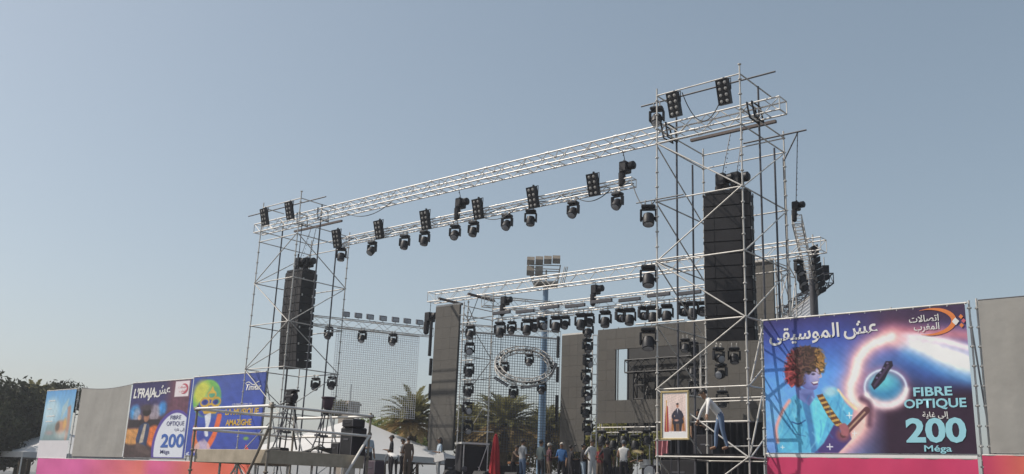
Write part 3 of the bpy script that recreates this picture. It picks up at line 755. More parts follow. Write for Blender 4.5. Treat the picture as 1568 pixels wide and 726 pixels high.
# scaffold behind the right tower
t = thing('rear_scaffold', 'grey scaffold right of the tall screen behind the right line array', 'scaffold', ond(1200, 470, 37).tolist()[:2] + [0])
L3 = [(1187, 392, 36.6), (1209, 412, 37.2), (1218, 425, 39), (1196, 404, 38.6)]
G = [ond(x, y, D) for x, y, D in L3]
for P in G: leg(t, P[0], P[1], 0, G[0][2], 1.2)
for k in range(4):
    for z in (G[0][2] - .25, G[0][2] - 2.2, G[0][2] - 4.2):
        bar(t, 'ledger', (G[k][0], G[k][1], z), (G[(k + 1) % 4][0], G[(k + 1) % 4][1], z))
    bar(t, 'diagonal_brace', (G[k][0], G[k][1], G[0][2] - 2.2), (G[(k + 1) % 4][0], G[(k + 1) % 4][1], G[0][2] - .25), .02)
    bar(t, 'diagonal_brace', (G[k][0], G[k][1], G[0][2] - 2.2), (G[(k + 1) % 4][0], G[(k + 1) % 4][1], G[0][2] - 4.2), .02)
# loose cable from the hanging truss to the tower
def droop(label, a, e, sag, r=.016, n=16):
    pts = []
    for k in range(n + 1):
        f = k / n; P = a + (e - a) * f; P[2] -= 4 * f * (1 - f) * sag; pts.append(P)
    return tag(MB().path(pts, r, 6).build('power_cable', M['cable']), label, 'cable', 'cables hanging on the rig')
droop('thin black cable looping between the two blinders of the right tower', onv(1042, 140, 0) + A3(0, .1, 0), onv(1112, 120, 0) + A3(0, .1, 0), 1.2)
droop('black cable hanging down the rear standard of the right tower', A3(-.1, 3.2, 12.6), A3(-.1, 3.2, 4.), .0, .02)
droop('black cable running down the inner side of the left tower', A3(-21.95, .25, 13), A3(-21.95, .25, 2.), .0, .02)
droop('black cable sagging beneath the left half of the front truss', A3(-19.5, T_V + .2, T_ZT - T_H), A3(-16.6, T_V + .2, T_ZT - T_H), .35)
droop('black cable sagging under the right half of the hanging lighting truss', onv(880, 300, HV) * A3(1, 1, 0) + A3(0, 0, HZ - .28), onv(935, 290, HV) * A3(1, 1, 0) + A3(0, 0, HZ - .28), .3)
droop('black cable sagging under the middle of the hanging lighting truss', onv(735, 330, HV) * A3(1, 1, 0) + A3(0, 0, HZ - .28), onv(790, 320, HV) * A3(1, 1, 0) + A3(0, 0, HZ - .28), .28)
droop('black cable drooping from the roof truss to the tall left screen', A3(BACK_L[0] + 3.2, BV + .1, BZ - BH), A3(BACK_L[0] + 2.3, BV - .05, BZ - 2.2), .25)
a, e = onv(968, 280, HV), onv(1007, 299, 0)
b = MB(); pts = []
for k in range(15):
    f = k / 14; P = a + (e - a) * f; P[2] -= 4 * f * (1 - f) * .62; pts.append(P)
tag(b.path(pts, .018, 6).build('power_cable', M['cable']), 'black cable drooping from the hanging truss to the right tower', 'cable', 'cables hanging on the rig')

t = thing('black_backdrop', 'black cloth backdrop behind the right tower platform, under the grey wall', 'backdrop', (-4, 9.2, 1.86))
P, Q = onv(1012, 660, 9.2), onv(1168, 650, 9.2); zt = onv(1100, 648, 9.2)[2]
vs = []; fs = []
for j in range(2):
    for i in range(81): f = i / 80; vs.append((P[0] + (Q[0] - P[0]) * f, 9.2 + .08 * math.sin(i * 1.3), 1.86 + (zt - 1.86) * j))
for i in range(80): fs.append((i, i + 1, i + 82, i + 81))
MB().add(vs, fs).build('drape', M['blackm'], t)
bar(t, 'pipe', (P[0], 9.2, zt + .02), (Q[0], 9.2, zt + .02), .03, 'dkpost')
for f in (0, .5, 1): bar(t, 'upright', (P[0] + (Q[0] - P[0]) * f, 9.35, 1.86), (P[0] + (Q[0] - P[0]) * f, 9.35, zt), .03, 'dkpost')

# ------------------------------------------------------------------ printed banners
def print_mat(name, rough=.55):
    m = bpy.data.materials.new(name); m.use_nodes = True; t = m.node_tree; b = t.nodes['Principled BSDF']
    a = t.nodes.new('ShaderNodeVertexColor'); a.layer_name = 'print'
    n = t.nodes.new('ShaderNodeTexNoise'); n.inputs['Scale'].default_value = 2.; n.inputs['Detail'].default_value = 6
    mx = t.nodes.new('ShaderNodeMix'); mx.data_type = 'RGBA'; mx.blend_type = 'MULTIPLY'; mx.inputs[0].default_value = .14
    tc = t.nodes.new('ShaderNodeTexCoord'); t.links.new(tc.outputs['Object'], n.inputs['Vector'])
    t.links.new(a.outputs['Color'], mx.inputs[6]); t.links.new(n.outputs['Fac'], mx.inputs[7])
    t.links.new(mx.outputs[2], b.inputs['Base Color']); b.inputs['Roughness'].default_value = rough
    n2 = t.nodes.new('ShaderNodeTexNoise'); n2.inputs['Scale'].default_value = 1.6; n2.inputs['Detail'].default_value = 3; bn = t.nodes.new('ShaderNodeBump'); bn.inputs['Strength'].default_value = .12; bn.inputs['Distance'].default_value = .06
    t.links.new(tc.outputs['Object'], n2.inputs['Vector']); t.links.new(n2.outputs['Fac'], bn.inputs['Height']); t.links.new(bn.outputs['Normal'], b.inputs['Normal'])
    b.inputs['Specular IOR Level'].default_value = .35
    return m
PRINT = print_mat('printed vinyl')

def lin(c):
    c = np.clip(np.asarray(c, float) / 255, 0, 1)
    return np.where(c <= .04045, c / 12.92, ((c + .055) / 1.055) ** 2.4)

class Art:
    """a small picture drawn with arrays; x to the right, y down, both 0..1, aspect a = width / height"""
    def __init__(s, nx, ny, a):
        x = np.linspace(0, 1, nx); y = np.linspace(0, 1, ny); s.x, s.y = np.meshgrid(x, y); s.a = a
        s.c = np.zeros((ny, nx, 3)); s.px = 1. / ny
        s.n = s.noise(5)
    def noise(s, k, seed=3):
        r = np.random.RandomState(seed); o = np.zeros_like(s.x)
        for i in range(10):
            fx, fy = r.normal(0, k * 2.2, 2); o += np.sin(fx * s.x * s.a * 2 + fy * s.y * 2 + r.uniform(0, 6.3))
        return o / 4.
    def mix(s, m, col): m = np.clip(m, 0, 1)[..., None]; s.c = s.c * (1 - m) + np.asarray(col, float) * m
    def add(s, m, col): s.c = s.c + np.clip(m, 0, None)[..., None] * np.asarray(col, float)
    def vgrad(s, stops):
        ys = [p for p, _ in stops]; s.c = np.stack([np.interp(s.y, ys, [c[k] for _, c in stops]) for k in range(3)], -1)
    def ell(s, cx, cy, rx, ry, soft=.01, rot=0.):
        dx, dy = (s.x - cx) * s.a, s.y - cy; c, q = math.cos(rot), math.sin(rot)
        d = np.sqrt(((dx * c + dy * q) / (rx * s.a)) ** 2 + ((-dx * q + dy * c) / ry) ** 2)
        return np.clip((1 - d) * min(rx * s.a, ry) / soft + .5, 0, 1)
    def dist(s, pts, closed=False):
        d = np.full(s.x.shape, 9.); pts = list(pts) + ([pts[0]] if closed else [])
        for (ax, ay), (bx, by) in zip(pts, pts[1:]):
            px, py = (s.x - ax) * s.a, s.y - ay; vx, vy = (bx - ax) * s.a, by - ay
            t = np.clip((px * vx + py * vy) / (vx * vx + vy * vy + 1e-9), 0, 1)
            d = np.minimum(d, np.hypot(px - t * vx, py - t * vy))
        return d
    def line(s, pts, w, soft=.004): return np.clip((w - s.dist(pts)) / soft + .5, 0, 1)
    def glow(s, pts, w): return np.exp(-(s.dist(pts) / w) ** 2)
    def poly(s, pts, soft=.004):
        ins = np.zeros(s.x.shape, bool); n = len(pts)
        for i in range(n):
            (x1, y1), (x2, y2) = pts[i], pts[(i + 1) % n]
            if y1 == y2: continue
            ins ^= ((y1 > s.y) != (y2 > s.y)) & (s.x < (x2 - x1) * (s.y - y1) / (y2 - y1) + x1)
        d = s.dist(pts, True); return np.clip(np.where(ins, d, -d) / soft + .5, 0, 1)
def curve(pts, n=10):     # smooth line through points
    P = [np.array(p, float) for p in pts]; P = [2 * P[0] - P[1]] + P + [2 * P[-1] - P[-2]]; o = []
    for i in range(1, len(P) - 2):
        for k in range(n):
            t = k / n; a, b, c, d = P[i - 1:i + 3]
            o.append(tuple(.5 * (2 * b + (c - a) * t + (2 * a - 5 * b + 4 * c - d) * t * t + (3 * b - a - 3 * c + d) * t ** 3)))
    return o + [tuple(P[-2])]

def art_sheet(name, art, u0, u1, z0, z1, v, parent, wave=.012, sag=0.):
    ny, nx = art.x.shape; y = art.y; x = art.x
    X = u0 + (u1 - u0) * x; Z = z1 - (z1 - z0) * y - sag * np.sin(math.pi * x) * (1 - y)
    Y = v + wave * (np.sin(x * 17 + y * 3) * np.sin(y * math.pi) + .6 * np.sin(x * 41 - y * 9) * (1 - y))
    vs = np.stack([X, Y, Z], -1).reshape(-1, 3)
    i = np.arange(ny * nx).reshape(ny, nx)
    fs = np.stack([i[:-1, :-1], i[1:, :-1], i[1:, 1:], i[:-1, 1:]], -1).reshape(-1, 4)
    base = A3(*ORG[parent.name])
    me = bpy.data.meshes.new(name); me.from_pydata((vs - base).tolist(), [], fs.tolist())
    ca = me.color_attributes.new('print', 'FLOAT_COLOR', 'POINT')
    c = np.ones((ny * nx, 4)); c[:, :3] = lin(art.c.reshape(-1, 3)); ca.data.foreach_set('color', c.ravel())
    me.materials.append(PRINT); me.shade_smooth(); me.update()
    o = bpy.data.objects.new(name, me); COL.objects.link(o); o.parent = parent; ORG[o.name] = tuple(base)
    return o

def text(body, x, z, v, h, mat, parent, name, width=None, bold=.012, align='LEFT', slant=0., depth=.004):
    """flat lettering facing the audience; h = capital height, x/z = lower left corner (or right / centre)"""
    c = bpy.data.curves.new('lettering', 'FONT'); c.body = body; c.size = 1; c.offset = bold; c.resolution_u = 3; c.shear = slant
    o = bpy.data.objects.new('lettering', c); COL.objects.link(o)
    dg = bpy.context.evaluated_depsgraph_get(); me = bpy.data.meshes.new_from_object(o.evaluated_get(dg))
    bpy.data.objects.remove(o); bpy.data.curves.remove(c)
    a = np.array([q.co[:] for q in me.vertices]); lo, hi = a.min(0), a.max(0)
    k = h / .69; kx = width / (hi[0] - lo[0]) if width else k
    ox = {'LEFT': lo[0], 'RIGHT': hi[0], 'CENTER': (lo[0] + hi[0]) / 2}[align]
    base = A3(*ORG[parent.name])
    for q, p in zip(me.vertices, a): q.co = ((p[0] - ox) * kx + x - base[0], v - base[1], p[1] * k + z - base[2])
    me.name = name; me.materials.clear(); me.materials.append(M[mat] if isinstance(mat, str) else mat)
    t = bpy.data.objects.new(name, me); COL.objects.link(t); t.parent = parent; ORG[t.name] = tuple(base)
    return t
AR = dict(ash='\uFEB6\uFECB', music='\uFEF0\uFED8\uFEF4\uFEB3\uFEEE\uFEE4\uFEDF\uFE8D', itt='\uFE95\uFEFB\uFE8E\uFEBC\uFE97\uFE8D',
          mgh='\uFE8F\uFEAE\uFED0\uFEE4\uFEDF\uFE8D', upto='\uFE94\uFEF3\uFE8E\uFECF \uFEF0\uFEDF\uFE87')

def banner_frame(t, u0, u1, z0, z1, v, posts):
    b = MB(); b.tube((u0 - .05, v + .03, z1 + .03), (u1 + .05, v + .03, z1 + .03), .028, 8)
    MB().tube((u0 - .05, v + .05, z0 - .03), (u1 + .05, v + .05, z0 - .03), .028, 8).build('bottom_rail', M['steel'], t)
    for x in posts:
        leg(t, x, v + .09, 0, z1 + .1, 1.1, .026, 'steel', 'post')
        bar(t, 'back_stay', (x, v + .1, z1 - .4), (x, v + 2.0, .05), .024)
        bar(t, 'back_strut', (x, v + .1, 2.2), (x, v + 1.15, 2.2), .024)
    n = int((u1 - u0) / .4)
    for k in range(n + 1):
        x = u0 + (u1 - u0) * k / n
        b.tube((x, v - .012, z1 - .03), (x, v + .03, z1 + .06), .008, 4, 1)
    b.build('top_rail', [M['steel'], M['white']], t)

# --- guitarist banner (right)
VB = .75
P = [onv(x, y, VB) for x, y in ((1171, 493), (1482, 464), (1172, 698), (1491, 690))]
u0, u1, z1, z0 = (P[0][0] + P[2][0]) / 2, (P[1][0] + P[3][0]) / 2, (P[0][2] + P[1][2]) / 2, (P[2][2] + P[3][2]) / 2
W, H = u1 - u0, z1 - z0
a = Art(440, 300, W / H)
a.vgrad([(0, (46, 42, 100)), (.16, (58, 78, 160)), (.42, (88, 150, 230)), (.75, (116, 178, 240)), (1, (104, 146, 214))])
a.mix(np.clip((a.x - .40) / .22, 0, 1) * np.clip((a.y - .28) / .3, 0, 1), (44, 26, 46))
a.mix(np.clip((a.x - .62) / .2, 0, 1) * np.clip((.62 - a.y) / .2, 0, 1) * np.clip((a.y - .16) / .08, 0, 1), (46, 74, 150))
a.mix(np.clip((a.x - .45) / .2, 0, 1) * np.clip((.20 - a.y) / .12, 0, 1), (58, 40, 70))
arc = curve([(.985, .50), (.86, .42), (.74, .335), (.66, .29), (.58, .29), (.52, .33), (.475, .40), (.455, .48)])
up = curve([(1.0, .30), (.9, .245), (.78, .205), (.68, .20), (.60, .225), (.53, .27), (.49, .33), (.47, .42)])
top = curve([(1.02, .22), (.86, .185), (.72, .165), (.64, .17)])
band = a.poly(list(up[:40]) + list(arc[:40][::-1]), .10)
bb = a.poly(curve([(.62, .185), (.75, .20), (.88, .26), (1.02, .36), (1.02, .49), (.9, .43), (.8, .34), (.70, .26)]), .09)
a.mix(a.glow(top, .055) * .75, (224, 130, 132)); a.mix(np.clip(bb * 1.15, 0, 1), (246, 238, 242)); a.mix(a.glow(curve([(.68, .22), (.8, .28), (.9, .36), (1.02, .45)]), .05) * .8, (240, 240, 246))
a.mix(a.glow(curve([(.72, .31), (.82, .40), (.92, .47), (1.02, .52)]), .05) * .55, (92, 170, 226))
a.mix(a.glow(up, .026), (252, 232, 236))
swirl = curve([(.66, .19), (.56, .24), (.50, .33), (.475, .44), (.45, .52), (.455, .62), (.50, .70), (.49, .80), (.43, .90), (.33, .99), (.26, 1.03)])
a.mix(a.glow(swirl, .10) * .6, (206, 110, 132)); a.mix(a.glow(swirl, .058) * .85, (246, 196, 188)); a.mix(a.glow(swirl, .030), (255, 244, 236))
low = curve([(.50, .72), (.45, .84), (.36, .95), (.28, 1.02)]); a.mix(a.glow(low, .075) * .75, (244, 176, 166))
ring = [(.615 + .098 * math.cos(t), .545 + .125 * math.sin(t)) for t in np.linspace(0, 2 * math.pi, 40)]
a.mix(a.ell(.615, .545, .092, .118, .05), (58, 132, 178)); a.mix(a.ell(.60, .50, .06, .06, .06), (96, 190, 206))
a.mix(a.glow(ring, .040) * .4, (214, 130, 150)); a.mix(a.glow(ring, .009) * .9, (214, 226, 250)); a.mix(a.glow(ring[1:18], .022), (250, 240, 240)); a.mix(a.glow(ring[4:14], .036) * .8, (246, 220, 224))
hs = [(.548, .520), (.575, .455), (.600, .425), (.625, .360), (.655, .362), (.658, .395), (.635, .435), (.615, .490), (.585, .535), (.562, .560)]; a.mix(a.poly(hs, .006), (32, 26, 44))
a.mix(a.line([(.565, .53), (.635, .395)], .008), (66, 52, 78))
for q in range(4): a.mix(a.ell(.578 + .018 * q, .475 - .033 * q, .006, .007, .004), (96, 84, 120))
a.mix(a.line(curve([(.50, .62), (.535, .66), (.53, .80)]), .02, .03) * .7, (70, 42, 66))
# man with guitar
shirt = [(.055, 1.0), (.06, .82), (.085, .70), (.11, .64), (.155, .58), (.20, .555), (.27, .60), (.315, .575), (.335, .535), (.37, .53), (.395, .57), (.415, .64), (.455, .70), (.44, .78), (.40, .84), (.34, .90), (.28, 1.0)]
sm = a.poly(shirt, .010); a.mix(sm, (96, 188, 222))
a.mix(a.poly(shirt, .010) * np.clip(.5 + .5 * np.sin(a.x * 60 + a.n * 3) * np.cos(a.y * 22 + a.n * 2), 0, 1) * .35, (58, 128, 188))
a.mix(a.poly([(.195, .60), (.235, .64), (.25, .80), (.262, 1.0), (.235, 1.0), (.222, .8), (.20, .66)], .01) * .7, (52, 100, 160))
a.mix(a.poly([(.245, .62), (.31, .62), (.33, .72), (.30, .86), (.27, .95), (.255, .8)], .01) * .85, (108, 214, 234))
a.mix(a.line(curve([(.14, .775), (.175, .79), (.21, .765)]), .005), (40, 84, 140)); a.mix(a.line([(.14, .775), (.145, .86), (.21, .88)], .003) * .7, (60, 110, 160))
a.mix(a.line(curve([(.06, .92), (.055, .82), (.09, .70), (.13, .62)]), .012, .02), (238, 160, 150))
a.mix(a.line(curve([(.385, .55), (.42, .62), (.47, .69)]), .008, .012), (246, 214, 170))
a.mix(a.ell(.345, .56, .035, .035, .03) * .7, (190, 220, 226))
strap = [(.275, .585), (.305, .575), (.345, .68), (.40, .80), (.375, .83), (.325, .73)]
a.mix(a.poly(strap, .008), (96, 62, 44)); a.mix(a.poly(strap, .008) * (np.sin(a.y * 170 + a.x * 60) > .25), (196, 156, 84))
g_ = [(.25, 1.0), (.30, .93), (.355, .80), (.385, .82), (.43, .86), (.44, .90), (.40, .96), (.37, 1.0)]
a.mix(a.poly(g_, .01), (70, 56, 116)); a.mix(a.ell(.40, .87, .035, .05, .03), (122, 74, 92))
a.mix(a.line([(.40, .87), (.52, .70)], .024), (92, 56, 62)); a.mix(a.line([(.40, .87), (.51, .715)], .006), (176, 140, 120))
a.mix(a.poly(curve([(.38, .80), (.41, .79), (.43, .83), (.42, .88), (.39, .87)]), .01), (160, 96, 104))
rs = np.random.RandomState(4)
a.mix(a.poly([(.160, .50), (.205, .53), (.26, .545), (.265, .60), (.235, .66), (.175, .60)], .012), (104, 116, 176))
a.mix(a.poly([(.20, .57), (.25, .57), (.235, .65)], .02) * .6, (70, 80, 140))
face = curve([(.180, .36), (.24, .33), (.285, .35), (.290, .405), (.304, .445), (.291, .457), (.293, .478), (.284, .49), (.286, .51), (.272, .538), (.245, .545), (.205, .52), (.185, .46)])
a.mix(a.poly(face, .007), (122, 128, 190)); fm = a.poly(face, .007)
a.mix(fm * a.ell(.272, .42, .022, .06, .05) * .8, (190, 176, 206)); a.mix(fm * a.ell(.235, .46, .022, .03, .03) * .5, (160, 156, 206)); a.mix(fm * a.ell(.20, .48, .028, .08, .06) * .8, (74, 78, 140)); a.mix(fm * a.ell(.25, .538, .03, .018, .02) * .6, (82, 82, 140))
a.mix(a.line(curve([(.240, .416), (.256, .404), (.275, .408)]), .0045), (40, 32, 60)); a.mix(a.ell(.262, .428, .010, .008, .006) * .8, (44, 38, 66))
a.mix(a.poly([(.248, .488), (.287, .478), (.283, .505), (.262, .512)], .006), (92, 60, 96)); a.mix(a.poly([(.252, .488), (.286, .480), (.284, .494), (.262, .499)], .005), (232, 228, 238))
a.mix(a.line(curve([(.288, .40), (.303, .445), (.291, .455)]), .005, .008) * .7, (232, 190, 170))
hair = curve([(.145, .52), (.118, .46), (.112, .39), (.125, .33), (.140, .27), (.175, .232), (.215, .215), (.26, .225), (.295, .245), (.318, .285), (.322, .34), (.316, .39), (.302, .415), (.290, .40), (.283, .375), (.268, .395), (.252, .375), (.238, .41), (.222, .40), (.208, .44), (.205, .50), (.18, .52), (.165, .50)])
hm = a.poly(hair, .014); hm2 = np.clip(a.poly(hair, .05) * 1.9, 0, 1); a.mix(hm, (58, 38, 40))
a.mix(hm * a.ell(.135, .43, .04, .14, .12) * .8, (150, 44, 54)); a.mix(hm * a.ell(.312, .33, .025, .11, .08) * .8, (206, 150, 70))
for q in range(190):
    x0, y0 = rs.uniform(.112, .322), rs.uniform(.215, .50); an = rs.uniform(0, 6.28); rr_ = rs.uniform(.016, .04)
    A_ = np.linspace(an, an + rs.uniform(1.2, 2.6), 6); cl = [(x0 + rr_ * .75 * math.cos(t), y0 + rr_ * math.sin(t)) for t in A_]
    hx = (x0 - .112) / .21
    base = np.array((190, 52, 60)) * max(0, 1 - hx * 2.8) + np.array((104, 70, 58)) * max(0, 1 - abs(hx - .48) * 2.0) + np.array((240, 184, 90)) * max(0, hx * 2.6 - 1.75)
    k_ = rs.uniform(.2, 1.25); box_ = (np.abs(a.x - x0) < .06) & (np.abs(a.y - y0) < .08)
    a.mix(a.line(cl, .0050, .004) * hm2 * box_ * .8, np.clip(base * k_ + 10 * k_, 0, 255))
for (px, py, sz) in ((.435, .735, .014), (.33, .955, .014), (.085, .96, .009), (.455, .86, .01), (.455, .635, .01)):
    a.mix(np.maximum(a.line([(px - sz, py), (px + sz, py)], sz * .28), a.line([(px, py - sz * 1.4), (px, py + sz * 1.4)], sz * .28)) * .9, (236, 240, 250))
rs = np.random.RandomState(9)
for q in range(26):
    x0, y0 = rs.uniform(.08, .42), rs.uniform(.56, .98); cl = curve([(x0, y0), (x0 + rs.uniform(-.02, .03), y0 + .05), (x0 + rs.uniform(-.03, .03), y0 + .12)], 4)
    a.mix(a.line(cl, .004, .012) * sm * .45, (50, 118, 178) if q % 3 else (150, 222, 240))
a.c = np.clip(a.c * (1 + .04 * a.noise(14, 8))[..., None] * 1.10 + 6, 0, 255)
tb = thing('banner', 'large dark blue advertising banner with guitarist, right of the right tower', 'banner', ((u0 + u1) / 2, VB, z0), 'printed banners of the stage')
art_sheet('printed_sheet', a, u0, u1, z0, z1, VB, tb, .004)
X = lambda f: u0 + W * f
Zf = lambda f: z1 - H * f
vt = VB - .012
text(AR['ash'], X(.597), Zf(.152), vt, H * .10, 'white', tb, 'lettering', W * .168, .018, 'RIGHT')
text(AR['music'], X(.406), Zf(.160), vt, H * .10, 'white', tb, 'lettering', W * .372, .018, 'RIGHT')
text(AR['itt'], X(.882), Zf(.100), vt, H * .045, 'white', tb, 'lettering', W * .135, .012, 'RIGHT')
text(AR['mgh'], X(.882), Zf(.158), vt, H * .045, 'white', tb, 'lettering', W * .115, .012, 'RIGHT')
def flat(name, pts, v, mat, parent): return MB().add([(x, v, z) for x, z in pts], [tuple(range(len(pts)))[::-1]]).build(name, M[mat], parent, smooth=False)
def strip(name, mid, wd, v, mat, parent):
    n = len(mid); L, R2 = [], []
    for i in range(n):
        p, q = np.array(mid[max(0, i - 1)]), np.array(mid[min(n - 1, i + 1)]); d = (q - p) / (np.linalg.norm(q - p) + 1e-9); nn = np.array([-d[1], d[0]]) * wd[i]
        L.append(np.array(mid[i]) + nn); R2.append(np.array(mid[i]) - nn)
    vs = [(p[0], v, p[1]) for p in L + R2]
    return MB().add(vs, [(i, n + i, n + i + 1, i + 1)[::-1] for i in range(n - 1)]).build(name, M[mat], parent, smooth=False)
def swoosh(cx, cz, rx, rz, v, mat, parent, wmax):
    A = np.linspace(-1.95, 1.95, 30); mid = [(cx + rx * (math.cos(t) - .0), cz + rz * math.sin(t)) for t in A]
    return strip('emblem', mid, [wmax * max(.06, math.cos(t / 1.95 * math.pi / 2)) for t in A], v, mat, parent)
swoosh(X(.838), Zf(.105), W * .110, H * .090, vt, 'orangep', tb, W * .011)
def diamond(cx, cz, r, v, mat, parent, nm='emblem'): return flat(nm, [(cx - r, cz), (cx, cz - r * 1.15), (cx + r, cz), (cx, cz + r * 1.15)], v, mat, parent)
diamond(X(.955), Zf(.115), W * .016, vt - .004, 'white', tb)
for dx, dz, mt in ((.012, .03, 'orangep'), (.022, 0, 'pinkp'), (.012, -.03, 'orangep')): diamond(X(.968 + dx), Zf(.115 - dz), W * .010, vt - .006, mt, tb)
text('FIBRE', X(.83), Zf(.612), vt, H * .058, 'cyan', tb, 'lettering', W * .172, .025, 'CENTER')
text('OPTIQUE', X(.835), Zf(.692), vt, H * .058, 'cyan', tb, 'lettering', W * .275, .025, 'CENTER')
text(AR['upto'], X(.835), Zf(.756), vt, H * .034, 'white', tb, 'lettering', W * .115, .012, 'CENTER')
text('200', X(.83), Zf(.918), vt, H * .150, 'cyan', tb, 'lettering', W * .265, .035, 'CENTER')
text('Méga', X(.835), Zf(.984), vt, H * .040, 'cyan', tb, 'lettering', W * .12, .016, 'CENTER')
banner_frame(tb, u0, u1, z0, z1, VB, (u0 - .1, u0 + W * .33, u0 + W * .66, u1 + .08))
RB = (u0, u1, z0, z1)
# pink fascias
def fascia(label, x0, x1, zt, zb, v, fn, nx=90):
    t = thing('fascia_cloth', label, 'fascia', ((x0 + x1) / 2, v, zb), 'pink fascias under the banners')
    b = Art(nx, 12, 4); fn(b); art_sheet('printed_cloth', b, x0, x1, zb, zt, v, t, .022)
    MB().tube((x0, v + .02, zt), (x1, v + .02, zt), .02, 6).build('rail', M['steel'], t)
    return t
def fnR(b): b.vgrad([(0, (214, 66, 112)), (1, (206, 56, 104))])
fascia('pink cloth fascia under the guitarist banner', u0 - .0, u1 + .0, z0 - .12, .35, VB - .02, fnR)
MB_s = MB().box((u0, VB - .02, z0 - .11), (u1, VB + .005, z0 - .035)).build('bottom_hem', M['white'], tb, smooth=False)
# grey screen right of it
P = [onv(x, y, VB + .1) for x, y in ((1504, 460), (1510, 694))]
s0 = (P[0][0] + P[1][0]) / 2; sz1, sz0 = P[0][2], P[1][2]
def cloth_screen(label, x0, x1, zb, zt, v, sag=0., name='cloth_screen'):
    t = thing(name, label, 'screen', ((x0 + x1) / 2, v, zb), 'blank grey screens')
    nx, ny = 60, 40; b = MB(); vs = []; fs = []
    for j in range(ny + 1):
        for i in range(nx + 1):
            fx, fy = i / nx, j / ny
            vs.append((x0 + (x1 - x0) * fx, v + .012 * math.sin(fx * 17 + fy * 4) * (.3 + fy) * .6 + .002 * math.sin(fx * 55 + 3 * fy), zt - (zt - zb) * fy - sag * math.sin(math.pi * fx) * (1 - fy)))
    for j in range(ny):
        for i in range(nx): k = j * (nx + 1) + i; fs.append((k, k + nx + 1, k + nx + 2, k + 1))
    b.add(vs, fs).build('cloth', M['fabric'], t)
    MB().path([(x0 + (x1 - x0) * k / 20, v + .05, zt + .02 - sag * math.sin(math.pi * k / 20)) for k in range(21)], .02, 6).build('top_rail', M['dkpost'], t)
    MB().tube((x0, v + .05, zb - .02), (x1, v + .05, zb - .02), .02, 6).build('bottom_rail', M['dkpost'], t)
    for x in (x0 - .05, x1 + .05): leg(t, x, v + .1, 0, zt + .08, 1.1, .026, 'steel', 'post')
    return t
cloth_screen('blank grey cloth screen at the right edge, beyond the guitarist banner', s0, s0 + 4.2, sz0, sz1, VB + .1)
fascia('pink and orange cloth fascia under the grey screen at the right edge', s0 - .2, s0 + 4.2, sz0 - .05, .35, VB + .05, lambda b: (b.vgrad([(0, (222, 110, 96)), (1, (214, 96, 88))]), b.mix(np.clip(1 - b.x * 5, 0, 1), (212, 70, 110))))
t = thing('ladder_frame', 'scaffold ladder frame in the gap between guitarist banner and right screen', 'scaffold', ((u1 + s0) / 2, VB + .2, 0))
ga, gb = u1 + .12, s0 - .10
for x in (ga, gb): leg(t, x, VB + .9, 0, z1 + .25, 1.1)
zz = 1.2
k = 0
while zz < z1:
    bar(t, 'rung', (ga, VB + .9, zz), (gb, VB + .9, zz), .022)
    if k % 2 == 0 and zz + 1.1 < z1: bar(t, 'diagonal_brace', (ga, VB + .92, zz), (gb, VB + .92, zz + 1.1), .018)
    zz += .55; k += 1
# braces between tower and banner
t = thing('raking_brace', 'pair of bright steel tubes leaning from the banner frame to the right tower', 'brace', (.3, .4, 0))
P, Q = onv(1168, 500, .62), onv(1150, 584, .3); bar(t, 'tube', P, Q, .026)
P, Q = onv(1167, 606, .62), onv(1149, 695, .3); bar(t, 'tube', P, Q, .026)
P, Q = onv(1112, 684, .2), onv(1162, 683, .6); bar(t, 'tube', P, Q, .022)
for n in (1, 2, 3): bar(t, 'coupling', (0, .05, ZR + 2 * n), (RB[0] - .1, VB + .08, ZR + 2 * n), .022)

# --- left banners, all on one line
VL = .55
def box_of(pts):
    P = [onv(x, y, VL) for x, y in pts]
    return (P[0][0] + P[2][0]) / 2, (P[1][0] + P[3][0]) / 2, (P[2][2] + P[3][2]) / 2, (P[0][2] + P[1][2]) / 2
# blue banner with gold ornament
u0, u1, z0, z1 = box_of(((291, 580), (403, 569), (289, 702), (402, 694))); W, H = u1 - u0, z1 - z0
a = Art(130, 150, W / H)
a.vgrad([(0, (66, 86, 164)), (.5, (62, 86, 182)), (1, (58, 74, 160))]); a.mix(a.poly([(.2, 0), (.6, 0), (.35, .5), (.1, .3)], .1) * .35, (74, 92, 160))
a.mix(a.ell(.22, .28, .20, .24, .02), (120, 186, 92)); a.mix(a.ell(.14, .20, .12, .15, .08), (206, 208, 84)); a.mix(a.ell(.31, .33, .12, .18, .08) * .6, (66, 142, 150)); a.mix(a.ell(.24, .40, .14, .12, .03), (58, 78, 168))
for cx, cy, r in ((.29, .24, .055), (.20, .33, .06), (.36, .33, .06), (.29, .40, .05)):
    rg = [(cx + r * math.cos(q), cy + r * .86 * math.sin(q)) for q in np.linspace(0, 6.3, 20)]
    a.mix(a.line(rg, .014, .01), (206, 164, 58))
a.mix(a.poly([(.29, .12), (.33, .22), (.25, .22)], .01), (214, 178, 72)); a.mix(a.ell(.20, .33, .03, .028, .01), (40, 52, 130)); a.mix(a.ell(.36, .33, .03, .028, .01), (40, 52, 130))
a.mix(a.poly([(.18, .44), (.40, .44), (.37, .48), (.21, .48)], .01), (206, 164, 58))
a.mix(a.poly(curve([(.22, .50), (.30, .47), (.31, .56), (.29, .66), (.30, .76), (.24, .74), (.25, .62)]), .015), (226, 230, 240))
a.mix(a.poly(curve([(.40, .48), (.46, .50), (.44, .66), (.40, .80), (.33, .92), (.30, .86), (.36, .72)]), .015), (232, 108, 62)); a.mix(a.poly(curve([(.08, .62), (.13, .64), (.14, .78), (.20, .90), (.10, .95), (.07, .8)]), .015), (226, 120, 66))
